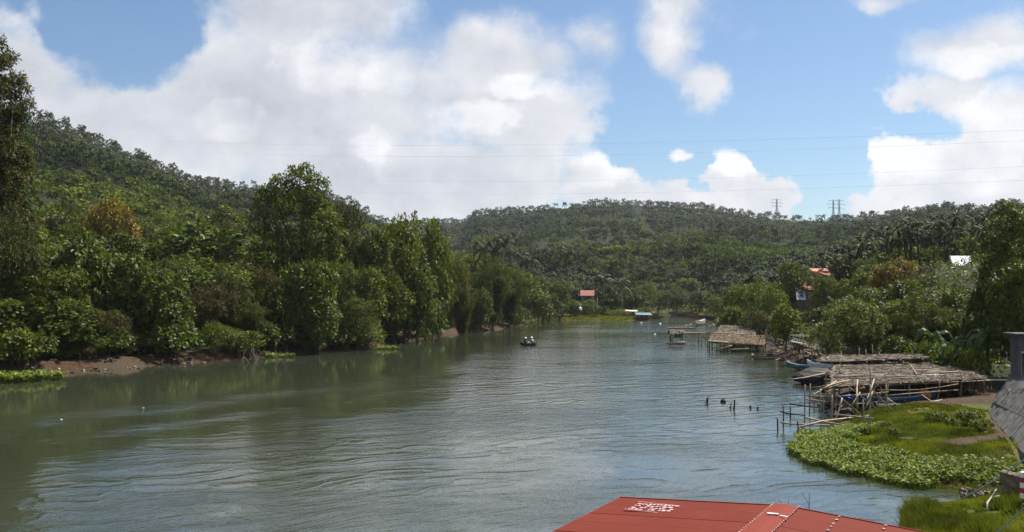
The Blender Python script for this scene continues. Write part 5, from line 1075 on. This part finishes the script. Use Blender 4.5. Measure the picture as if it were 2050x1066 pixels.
for px, py, L, lb in ((1362, 658, 5.5, 'farther bamboo raft behind the raft hut'), (1380, 669, 6.0, 'nearer bamboo raft right of the raft hut')):
    a = onz(px, py, 0); r = empty('bamboo_raft', (a.x, a.y, .05), .0, label=lb, category='raft')
    for k_ in range(10): g = Geo(); g.tube([(-L/2, -.9+k_*.2, .12), (0, -.9+k_*.2, .16), (L/2, -.9+k_*.2, .12)], .1, 6); g.build('raft_pole', M['bamboo'], r)
    for q in (-.3, .3): g = Geo(); g.tube([(q*L, -1, .26), (q*L, 1, .26)], .07, 6); g.build('crossbar', M['bamboo_grey'], r)
a, b = onz(1385, 655, 0), onz(1417, 647, 0); c = (a+b)/2; canoe(c.x, c.y, -.05, math.atan2(b.y-a.y, b.x-a.x), (b-a).length*.55, 1.5, 1.0, 'white_paint', 'long white outrigger boat moored left of the thatched shed', outrigger=True, stripe='roof_rust', name='outrigger_boat')
for i, (px, py, L) in enumerate(((1376, 630, 8), (1405, 634, 9), (1424, 637, 8), (1392, 627, 7), (1358, 628, 7))):
    a = onz(px, py+3, 0); canoe(a.x, a.y, .0, rnd.uniform(-.2, .2), L, 1.3, .9, ('plank', 'roof_rust', 'wet_wood', 'bamboo_grey', 'plank')[i], ('brown boat moored at the far bend under dark trees', 'reddish brown boat, middle of those at the far bend', 'dark boat closest to the right bank trees at the far bend', 'pale boat drawn up behind the brown boats at the far bend', 'leftmost small boat of those at the far bend')[i])
# ------------------------------------------------------------------ far landing
M['roof_faded'] = plain('roof_faded', (.33, .115, .095), (.26, .085, .07), 1.5, .7)
def simple_house(x, y, z, rz, w, d, h, roof_h, wall, roof, label, stilts=0, name='house', over=.4, cat='house'):
    r = empty(name, (x, y, z), rz, label=label, category=cat); b = stilts
    g = Geo(); g.box((0, 0, b+h/2), (w, d, h)); 
    for sg in (-1, 1): g.add([(sg*w/2, -d/2, b+h), (sg*w/2, d/2, b+h), (sg*w/2, 0, b+h+roof_h*.94)], tri=[[0, 1, 2]])
    g.build('wall', M[wall], r)
    for sg in (-1, 1):
        v = np.array([(-w/2-over, sg*(d/2+over), b+h-roof_h*over/(d/2)), (w/2+over, sg*(d/2+over), b+h-roof_h*over/(d/2)), (w/2+over, 0, b+h+roof_h), (-w/2-over, 0, b+h+roof_h)]); g = Geo()
        k = 12; xs = np.linspace(-w/2-over, w/2+over, k*2+1); zz = .035*(np.arange(2*k+1) % 2); lo = np.stack([xs, np.full_like(xs, v[0, 1]), v[0, 2]+zz], 1); hi = np.stack([xs, np.zeros_like(xs), v[2, 2]+zz], 1); vv = np.concatenate([lo, hi, lo-[0, 0, .07], hi-[0, 0, .07]]); m_ = 2*k+1; i = np.arange(2*k); q = np.stack([i, i+1, i+1+m_, i+m_], 1); g.add(vv, quad=np.concatenate([q, (q+2*m_)[:, ::-1]])); g.build('roof_panel', M[roof], r)
    for wx in (-w*.25, w*.25):
        g = Geo(); g.box((wx, -d/2-.03, b+h*.55), (w*.2, .06, h*.4)); f = g.build('window', M['plank'], r); g = Geo(); g.box((wx, -d/2-.065, b+h*.55), (w*.16, .02, h*.33)); g.build('pane', M['glass'], f)
    g = Geo(); g.box((0, -d/2-.03, b+h*.36), (w*.14, .06, h*.7)); g.build('door', M['dark'], r)
    if stilts:
        for sx in (-1, 1):
            for sy in (-1, 1): g = Geo(); g.tube([(sx*(w/2-.15), sy*(d/2-.15), -1.2), (sx*(w/2-.15), sy*(d/2-.15), b)], .1, 6); g.build('stilt', M['plank'], r)
    return r
p = at(1176, 583, 286); z0 = hz(p.x, p.y); simple_house(p.x, p.y, z0, -.12, 3.4, 3.4, 2.2, 1.3, 'plank', 'roof_faded', 'house with a faded red roof above the far landing', max(at(1176, 589, 286).z - z0 - 2.4, .5))
p = onz(1115, 641, 0); canoe(p.x, p.y+1.5, .35, 2.3, 5.2, 1.2, .9, 'black_hull', 'dark boat with a white prow pulled up on the far landing', sheer=1.2, tilt=-.12, stripe='white_paint')
p = at(1156, 631, 279); simple_house(p.x, p.y, hz(p.x, p.y), .1, 1.6, 1.6, 1.5, .5, 'plank', 'tin', 'tiny grey roofed hut on the far landing grass', .6, 'small_hut', .25, 'hut')
a, b = at(1160, 609, 284), at(1188, 617, 283); r = empty('fallen_plank', tuple(a), label='long white plank leaning down left of the white house post', category='plank'); g = Geo(); g.tube([(0, 0, 0), tuple((b-a)*.5), tuple(b-a)], .22, 6); g.build('board', M['white_paint'], r); pole((.1, 0, -2.5), (.1, 0, 0), .1).build('prop', M['plank'], r); pole(tuple((b-a)*.9+Vector((0, 0, -1.6))), tuple((b-a)*.9), .1).build('prop', M['plank'], r)
p = at(1196, 616, 285); r = empty('house_post', (p.x, p.y, hz(p.x, p.y)), label='white post standing below the faded red roof', category='post'); zt = at(1196, 596, 285).z - r.location.z; pole((0, 0, -.3), (0, 0, zt), .17, .15, bend=0).build('shaft', M['white_paint'], r); g = Geo(); g.box((0, 0, zt+.08), (.5, .5, .16)); g.build('cap', M['concrete'], r)
p = at(1264, 628, 284); r = empty('lean_to', (p.x, p.y, hz(p.x, p.y)), label='low lean-to with a pale board roof behind the blue houseboat', category='shed'); g = Geo(); g.box((0, 0, 1.9), (3.6, 2.2, .1), 0, (.15, .04, 0)); g.build('roof', M['pale_plank'], r)
for sx in (-1.5, 1.5):
    for sy in (-.9, .9): pole((sx, sy, -.3), (sx, sy, 1.85), .08).build('post', M['plank'], r)
p = onz(1287, 641, 0); hb = empty('houseboat', (p.x, p.y+1, 0), .15, label='blue roofed houseboat moored at the end of the far landing', category='boat'); hull_geo(5.0, 1.9, .6, .35).build('hull', M['roof_rust'], hb, smooth=True)
g = Geo(); g.box((.2, 0, 1.1), (3.2, 1.5, .9)); g.build('cabin', M['black_hull'], hb)
for sg in (-1, 1): g = Geo(); g.add([(-2.2, sg*1.2, 1.5), (2.5, sg*1.2, 1.4), (2.3, 0, 2.05), (-2.3, 0, 2.1)], quad=[[0, 1, 2, 3]]); g.add([(-2.2, sg*1.2, 1.45), (2.5, sg*1.2, 1.35), (2.3, 0, 2.0), (-2.3, 0, 2.05)], quad=[[0, 1, 2, 3]]); g.build('roof_sheet', M['teal'], hb)
for q in (-1.2, .2, 1.5): pole((q, -.9, .6), (q, -.9, 1.5), .05).build('post', M['white_paint'], hb)
p = onz(1314, 638, 0); r = empty('cargo_boat', (p.x, p.y, 0), .2, label='small boat piled with brown brushwood right of the blue houseboat', category='boat'); hull_geo(4.4, 1.4, .6, .3).build('hull', M['plank'], r, smooth=True); g = Geo(); rs = np.random.RandomState(5); k = 260; d = sphere_dirs(rs, k)*[1.4, .7, .6]; leaves(g, rs, d*rs.uniform(.4, 1, (k, 1))+[0, 0, 1.0], sphere_dirs(rs, k), sphere_dirs(rs, k), .8, .12, .1); g.build('brushwood', M['thatch'], r)
p = onz(1225, 640, .6); 
for i, (px, py, L, mt, lb) in enumerate(((1220, 632, 3.5, 'bamboo_grey', 'grey canoe lying on the far landing grass'), (1232, 635, 3.2, 'white_paint', 'white canoe lying on the far landing grass'), (1182, 640, 4.0, 'plank', 'brown plank canoe at the water edge of the far landing'))):
    a = onz(px, py, .6 if i < 2 else .1); canoe(a.x, a.y, max(base(a.x, a.y), 0)+.05, -.25, L, .7, .4, mt, lb)
# ------------------------------------------------------------------ houses in the trees on the right
p = at(1604, 592, 186); z0 = hz(p.x, p.y); st = at(1604, 601, 186).z - z0 - .2
r = empty('pale_house', (p.x, p.y, z0), -.1, label='narrow pale house with a bluish white front and small orange gable among the trees', category='house'); b = max(st, .3)
g = Geo(); g.box((.9, 2.4, b/2+.8), (2.8, 2.6, b+1.4)); g.build('wall', M['plank'], r); g = Geo(); g.box((-.05, .3, b+1.25), (1.75, .10, 2.5), 0, (-.6, 0, 0)); g.build('roof_sheet', M['tin'], r); g = Geo(); g.box((.45, 1.4, b+3.0), (.9, .1, 1.5), 0, (-.6, 0, 0)); g.build('upper_roof', M['orange'], r)
g = Geo(); g.box((1.6, 1.2, b+2.75), (2.2, 3.4, .1), 0, (.35, .12, 0)); g.build('roof', M['roof_rust'], r); g = Geo(); g.box((1.6, .05, b+1.1), (.5, .06, 1.0)); f = g.build('window', M['white_paint'], r); g = Geo(); g.box((1.6, .01, b+1.1), (.38, .03, .85)); g.build('pane', M['glass'], f)
for px, py, d, rz_, lb in ((1641, 541, 204, .35, 'house with a half hidden orange roof, left of the pair on the slope'), (1676, 543, 206, .1, 'house with a brighter orange roof, right of the pair on the slope')):
    p = at(px, py, d); z0 = hz(p.x, p.y); simple_house(p.x, p.y+1, z0, rz_, 3.6, 3.6, max(at(px, py+8, d).z - z0, 1.5), 1.2, 'plank', 'roof_orange', lb)
p = at(1930, 523, 176); z0 = hz(p.x, p.y); b = p.z - z0
r = empty('white_roofed_house', (p.x, p.y, z0), .06, label='hillside house with a bright white sheet roof left of the tall tree', category='house'); g = Geo(); g.box((0, 2.0, (b-.8)/2), (3.6, 3.6, b-.8)); g.build('wall', M['wall_pale'], r)
for k_ in range(4): g = Geo(); g.box((-1.45+k_*.97, .8, b+.05), (.965, .06, 2.5), 0, (-.70, 0, 0)); g.build('roof_sheet', M['tin'], r)
g = Geo(); g.box((.6, .15, b-1.5), (.7, .08, .8)); f = g.build('window', M['dark'], r)
p = at(2013, 600, 84); r = empty('slender_pole', (p.x, p.y, hz(p.x, p.y)), label='slender pale pole standing in the tree beside the grey house', category='pole'); pole((0, 0, -.2), (.25, 0, at(2010, 565, 84).z - r.location.z), .05, .04, bend=.01).build('shaft', M['pale_plank'], r); g = Geo(); g.box((.24, 0, at(2010, 567, 84).z - r.location.z), (.3, .05, .05)); g.build('crossbar', M['pale_plank'], r)
# ------------------------------------------------------------------ people in boats
def seated_person(loc, rz, top, hat, label, lean=.1):
    """one continuous body grown along a skeleton; clothes and hat are children"""
    J = dict(pel=(0, 0, .10), wai=(.02, 0, .30), che=(lean*.6, 0, .50), nec=(lean, 0, .66), hea=(lean+.02, 0, .80), hip1=(0, .10, .10), hip2=(0, -.10, .10), kn1=(.40, .14, .30), kn2=(.40, -.14, .28), an1=(.52, .12, -.08), an2=(.50, -.12, -.08), to1=(.66, .12, -.10), to2=(.64, -.12, -.10),
             sh1=(lean*.9, .19, .58), sh2=(lean*.9, -.19, .58), el1=(.20, .28, .36), el2=(.14, -.30, .34), wr1=(.42, .20, .30), wr2=(.36, -.22, .22), ha1=(.52, .17, .29), ha2=(.45, -.19, .19))
    E = [('pel', 'wai'), ('wai', 'che'), ('che', 'nec'), ('nec', 'hea'), ('pel', 'hip1'), ('pel', 'hip2'), ('hip1', 'kn1'), ('hip2', 'kn2'), ('kn1', 'an1'), ('kn2', 'an2'), ('an1', 'to1'), ('an2', 'to2'), ('che', 'sh1'), ('che', 'sh2'), ('sh1', 'el1'), ('sh2', 'el2'), ('el1', 'wr1'), ('el2', 'wr2'), ('wr1', 'ha1'), ('wr2', 'ha2')]
    Rd = dict(pel=.14, wai=.125, che=.14, nec=.055, hea=.10, hip1=.10, hip2=.10, kn1=.065, kn2=.065, an1=.042, an2=.042, to1=.035, to2=.035, sh1=.065, sh2=.065, el1=.045, el2=.045, wr1=.03, wr2=.03, ha1=.035, ha2=.035)
    names = list(J); me = bpy.data.meshes.new('person'); me.from_pydata([J[k] for k in names], [(names.index(a), names.index(b)) for a, b in E], []); o = bpy.data.objects.new('person', me); COL.objects.link(o)
    sk = o.modifiers.new('skin', 'SKIN'); 
    for i, k in enumerate(names): me.skin_vertices[0].data[i].radius = (Rd[k], Rd[k]); me.skin_vertices[0].data[i].use_root = (k == 'pel')
    o.modifiers.new('sub', 'SUBSURF').levels = 1; o.modifiers['sub'].render_levels = 1
    bpy.context.view_layer.update(); ev = o.evaluated_get(bpy.context.evaluated_depsgraph_get()); m2 = bpy.data.meshes.new_from_object(ev); o.modifiers.clear(); o.data = m2; m2.materials.clear(); m2.materials.append(M['skin']); m2.name = 'person_body'
    o.location = loc; o.rotation_euler = (0, 0, rz); props(o, label, 'person')
    g = Geo(); g.tube([J['pel'], J['wai'], J['che'], (lean*.95, 0, .62)], [.16, .155, .175, .10], 10); 
    for a, b in (('sh1', 'el1'), ('sh2', 'el2')): g.tube([J[a], tuple((np.array(J[a])+np.array(J[b]))/2)], [.085, .075], 8)
    g.build('shirt', M[top], o, smooth=True); g = Geo()
    for s_ in '12': g.tube([J['hip'+s_], J['kn'+s_]], [.125, .09], 8)
    g.build('trousers', M['cloth_dark'], o, smooth=True); h = np.array(J['hea']); g = Geo()
    if hat: g.tube([h+[0, 0, .03], h+[0, 0, .05], h+[0, 0, .08], h+[0, 0, .17]], [.21, .21, .12, .07], 12); g.build('hat', M['cloth_white'], o, smooth=True)
    else: g.tube([h+[-.02, 0, -.02], h+[-.02, 0, .06], h+[-.01, 0, .11]], [.105, .11, .06], 10); g.build('hair', M['hair'], o, smooth=True)
    g = Geo(); g.box(h+[.10, 0, -.02], (.03, .025, .045)); g.build('nose', M['skin'], o); g = Geo()
    for s_ in (-1, 1): g.box(h+[.088, .035*s_, .02], (.012, .02, .012))
    g.build('eyes', M['hair'], o); return o
c = onz(1058, 692, 0); canoe(c.x, c.y, -.08, .15, 2.6, .75, .42, 'black_hull', 'small dark canoe with two people crossing the river', stripe='black_hull', sheer=.22)
seated_person((c.x-.55, c.y-.08, .28), .15, 'cloth_dark', True, 'person in a white hat and dark clothes in the canoe bow', .12); seated_person((c.x+.62, c.y+.1, .34), 3.3, 'cloth_white', True, 'person in a white shirt paddling at the canoe stern', .1)
g = Geo(); g.box((0, 0, 0), (.75, .5, .22), .15); g.box((.05, 0, .16), (.5, .36, .14), .3); g.build('white_sack', M['cloth_white'], loc=(c.x+.05, c.y, .33), label='white sack between the two people in the canoe', category='sack')
r = empty('paddle', (c.x+.95, c.y-.1, .5), label='wooden paddle held at the canoe stern', category='paddle'); pole((0, .25, .35), (.25, -.35, -.4), .022, bend=0).build('shaft', M['bamboo'], r); g = Geo(); g.box((.28, -.42, -.5), (.14, .03, .4), 0, (.6, .2, 0)); g.build('blade', M['bamboo'], r)
c = onz(1048, 650, 0); canoe(c.x, c.y, -.05, 1.0, 4.0, .9, .5, 'plank', 'brown canoe nosing out from the left bank trees at the bend', sheer=.3); seated_person((c.x, c.y, .35), 1.0, 'cloth_dark', False, 'person in dark clothes in the brown canoe at the bend'); seated_person((c.x+.6, c.y+1.0, .35), 4.1, 'cloth_red', False, 'person in a dull red shirt in the brown canoe at the bend')
# ------------------------------------------------------------------ pylons and power lines on the skyline
def pylon(px, ytop, d, w, label):
    p = at(px, ytop, d); z0 = hz(p.x, p.y); H = p.z - z0; r = empty('power_pylon', (p.x, p.y, z0), .2, label=label, category='pylon', group='power pylons on the far ridge'); b0, b1 = w, w*.16; zc = H*.62
    wd = lambda z: b0*(1-z/zc)+b1*z/zc if z < zc else b1
    for sx in (-1, 1):
        for sy in (-1, 1): g = Geo(); g.tube([(sx*b0/2, sy*b0/2, -1), (sx*b1/2, sy*b1/2, zc), (sx*b1/2, sy*b1/2, H)], [.24, .2, .12], 4); g.build('leg', M['steel'], r)
    zs = np.linspace(0, H*.97, 11); g = Geo()
    for a, b in zip(zs[:-1], zs[1:]):
        for s_ in (-1, 1):
            g.tube([(-wd(a)/2, s_*wd(a)/2, a), (wd(b)/2, s_*wd(b)/2, b)], .10, 3); g.tube([(wd(a)/2, s_*wd(a)/2, a), (-wd(b)/2, s_*wd(b)/2, b)], .10, 3); g.tube([(s_*wd(a)/2, -wd(a)/2, a), (s_*wd(b)/2, wd(b)/2, b)], .10, 3)
    g.build('bracing', M['steel'], r)
    for zc_, L in ((H*.70, 11), (H*.83, 13), (H*.955, 9.5)):
        g = Geo(); g.tube([(-L/2, 0, zc_+.2), (0, 0, zc_+.9), (L/2, 0, zc_+.2)], .16, 4); g.tube([(-L/2, 0, zc_+.2), (0, 0, zc_-.3), (L/2, 0, zc_+.2)], .13, 4); a_ = g.build('cross_arm', M['steel'], r)
        for s_ in (-1, 1): g = Geo(); g.tube([(s_*L/2, 0, zc_+.2), (s_*L/2, 0, zc_-1.6)], .13, 4); g.build('insulator', M['steel'], a_)
pylon(1555, 398, 1000, 7, 'lone power pylon on the far ridge'); pylon(1668, 400, 960, 5, 'slimmer left pylon of the pair on the far ridge'); pylon(1680, 399, 990, 7, 'wider right pylon of the pair on the far ridge')
for (x0, y0, d0), (x1, y1, d1), sag, lb in (((330, 283, 640), (2300, 250, 330), 14, 'topmost power line across the sky'), ((430, 306, 640), (2300, 270, 335), 14, 'second power line from the top across the sky'), ((620, 360, 700), (2300, 322, 360), 12, 'third power line from the top across the sky'), ((640, 384, 700), (2300, 350, 365), 12, 'lowest power line across the sky')):
    a, b = np.array(at(x0, y0, d0)), np.array(at(x1, y1, d1)); s = np.linspace(0, 1, 40)[:, None]; P = a*(1-s)+b*s - np.array([0, 0, 1])*sag*.35*4*s*(1-s); r = empty('power_line', tuple(a), label=lb, category='power line', group='power lines across the sky'); g = Geo(); g.tube(P-a, .024, 5); g.build('cable', M['steel'], r)
# thin smoke above the far slope
g = Geo(); s = np.linspace(0, 1, 8); p = at(1271, 462, 850); g.tube(np.stack([p.x+4*s**2, p.y+0*s, p.z+26*s], 1), 1.2+4.5*s, 10); m, k, o = new_mat('smoke'); pv = k.node('ShaderNodeVolumePrincipled'); pv.inputs['Color'].default_value = (.8, .88, 1, 1); pv.inputs['Density'].default_value = .007; k.l.new(pv.outputs[0], o.inputs['Volume']); g.build('smoke', m, kind='stuff', label='thin bluish smoke wisp rising from the far slope', category='smoke')

# ------------------------------------------------------------------ labels for the plants placed in rows
TONE = {'leaf_dark': 'dark green', 'leaf_mid': 'mid green', 'leaf_bright': 'bright green', 'leaf_olive': 'olive', 'leaf_gloss': 'glossy', 'leaf_bamboo': 'yellow green', 'leaf_palm': 'grey green', 'leaf_banana': 'pale green', 'leaf_rust': 'rusty', 'leaf_mango': 'golden'}
NOUN = {'broad': 'round tree', 'tall': 'tall tree', 'bigleaf': 'big leaved tree', 'fine': 'feathery tree', 'bamboo': 'bamboo clump', 'bush': 'bush', 'palm': 'coconut palm', 'banana': 'banana plant', 'bambootall': 'bamboo clump'}
MARKS = [(-300, 'above the floating hyacinth'), (110, 'above the reddish bank'), (200, 'above the brown mud spit'), (310, 'behind the overhanging tree'), (400, 'near the yellowish bamboo'), (510, 'left of the tallest tree'), (580, 'below the tallest tree'), (680, 'right of the tallest tree'), (770, 'by the red earth landing'), (880, 'by the drooping bamboo'), (970, 'by the broad feathery bamboo'), (1060, 'left of the far red roof'), (1180, 'right of the far red roof'), (1260, 'above the blue houseboat'), (1330, 'at the far bend'), (1430, 'behind the thatched shed'), (1540, 'left of the pale house'), (1600, 'by the pale house'), (1650, 'below the orange roofs'), (1720, 'above the long shed'), (1800, 'below the orange leaved tree'), (1880, 'by the white roofed house'), (1960, 'by the tall edge tree'), (2060, 'near the grey house')]
ZONE = {'left thicket': 'low on the left bank', 'left slope': 'on the left slope', 'upper left slope': 'high on the left slope', 'left bend': 'at the left bend', 'far landing': 'on the far landing', 'right bank': 'low on the right bank', 'right slope': 'on the right slope', 'left water edge': 'at the left water edge', 'right water edge': 'at the right water edge', 'bend water edge': 'at the water edge'}
SKY_L = [(0, 'beside the scrappy bamboo'), (195, 'in the dip of the left ridge'), (250, 'on the hump of the left ridge'), (350, 'on the open lower left ridge'), (405, 'just left of the tallest tree'), (690, 'just right of the tallest tree')]
SKY_R = [(0, 'at the left end of the far ridge'), (1165, 'on the highest hump of the far ridge'), (1270, 'right of the smoke on the far ridge'), (1375, 'in the tall cluster on the far ridge'), (1440, 'around the lone pylon'), (1640, 'around the pylon pair'), (1800, 'on the right end of the far ridge')]
def pick(marks, px): return ([t for x, t in marks if px >= x] or [marks[0][1]])[-1]
groups = {}
for q in PLANTS:
    o = q['o']; kn = q['key'].rstrip('0123456789')
    if q['label']: o['label'] = q['label']; continue
    if q['zone'] == 'left ridge': lab = ('coconut palm on the skyline ' + pick(SKY_L, q['px'])); o['group'] = 'palms on the left ridge'
    elif q['zone'] == 'right ridge': lab = ('coconut palm on the skyline ' + pick(SKY_R, q['px'])); o['group'] = 'palms on the far ridge'
    else: lab = '%s %s %s, %s' % (TONE[q['mat']], NOUN[kn], ZONE.get(q['zone'], 'on the bank'), pick(MARKS, q['px'])); o['group'] = '%s %s' % ({'tree': 'trees', 'bush': 'bushes', 'palm': 'palms', 'bamboo': 'bamboo clumps', 'banana plant': 'banana plants'}[o['category']], ZONE.get(q['zone'], 'on the bank'))
    groups.setdefault(lab, []).append(q)
ORD = 'first second third fourth fifth sixth seventh eighth ninth tenth eleventh twelfth thirteenth fourteenth fifteenth sixteenth seventeenth eighteenth nineteenth twentieth twenty-first twenty-second twenty-third twenty-fourth'.split()

for lab, qs in groups.items():
    qs.sort(key=lambda q: q['px'])
    for i, q in enumerate(qs):
        if len(qs) == 1: t = lab
        elif len(qs) <= 24: t = lab + ', ' + ORD[i] + ' from the left'
        else: t = lab
        w = t.split()
        q['o']['label'] = t if len(w) <= 16 else t.replace(' from the left', ' along').replace(' on the left slope', ' upslope') 
# ------------------------------------------------------------------ air
g = Geo(); g.box((0, 0, 93), (3760, 3760, 194)); m, k, o = new_mat('haze')
pv = k.node('ShaderNodeVolumePrincipled'); pv.inputs['Color'].default_value = (.82, .90, 1, 1); pv.inputs['Density'].default_value = HAZE; pv.inputs['Anisotropy'].default_value = .25
k.l.new(pv.outputs[0], o.inputs['Volume']); hz_o = g.build('haze', m, kind='stuff', label='thin bluish air between the camera and the hills', category='haze')
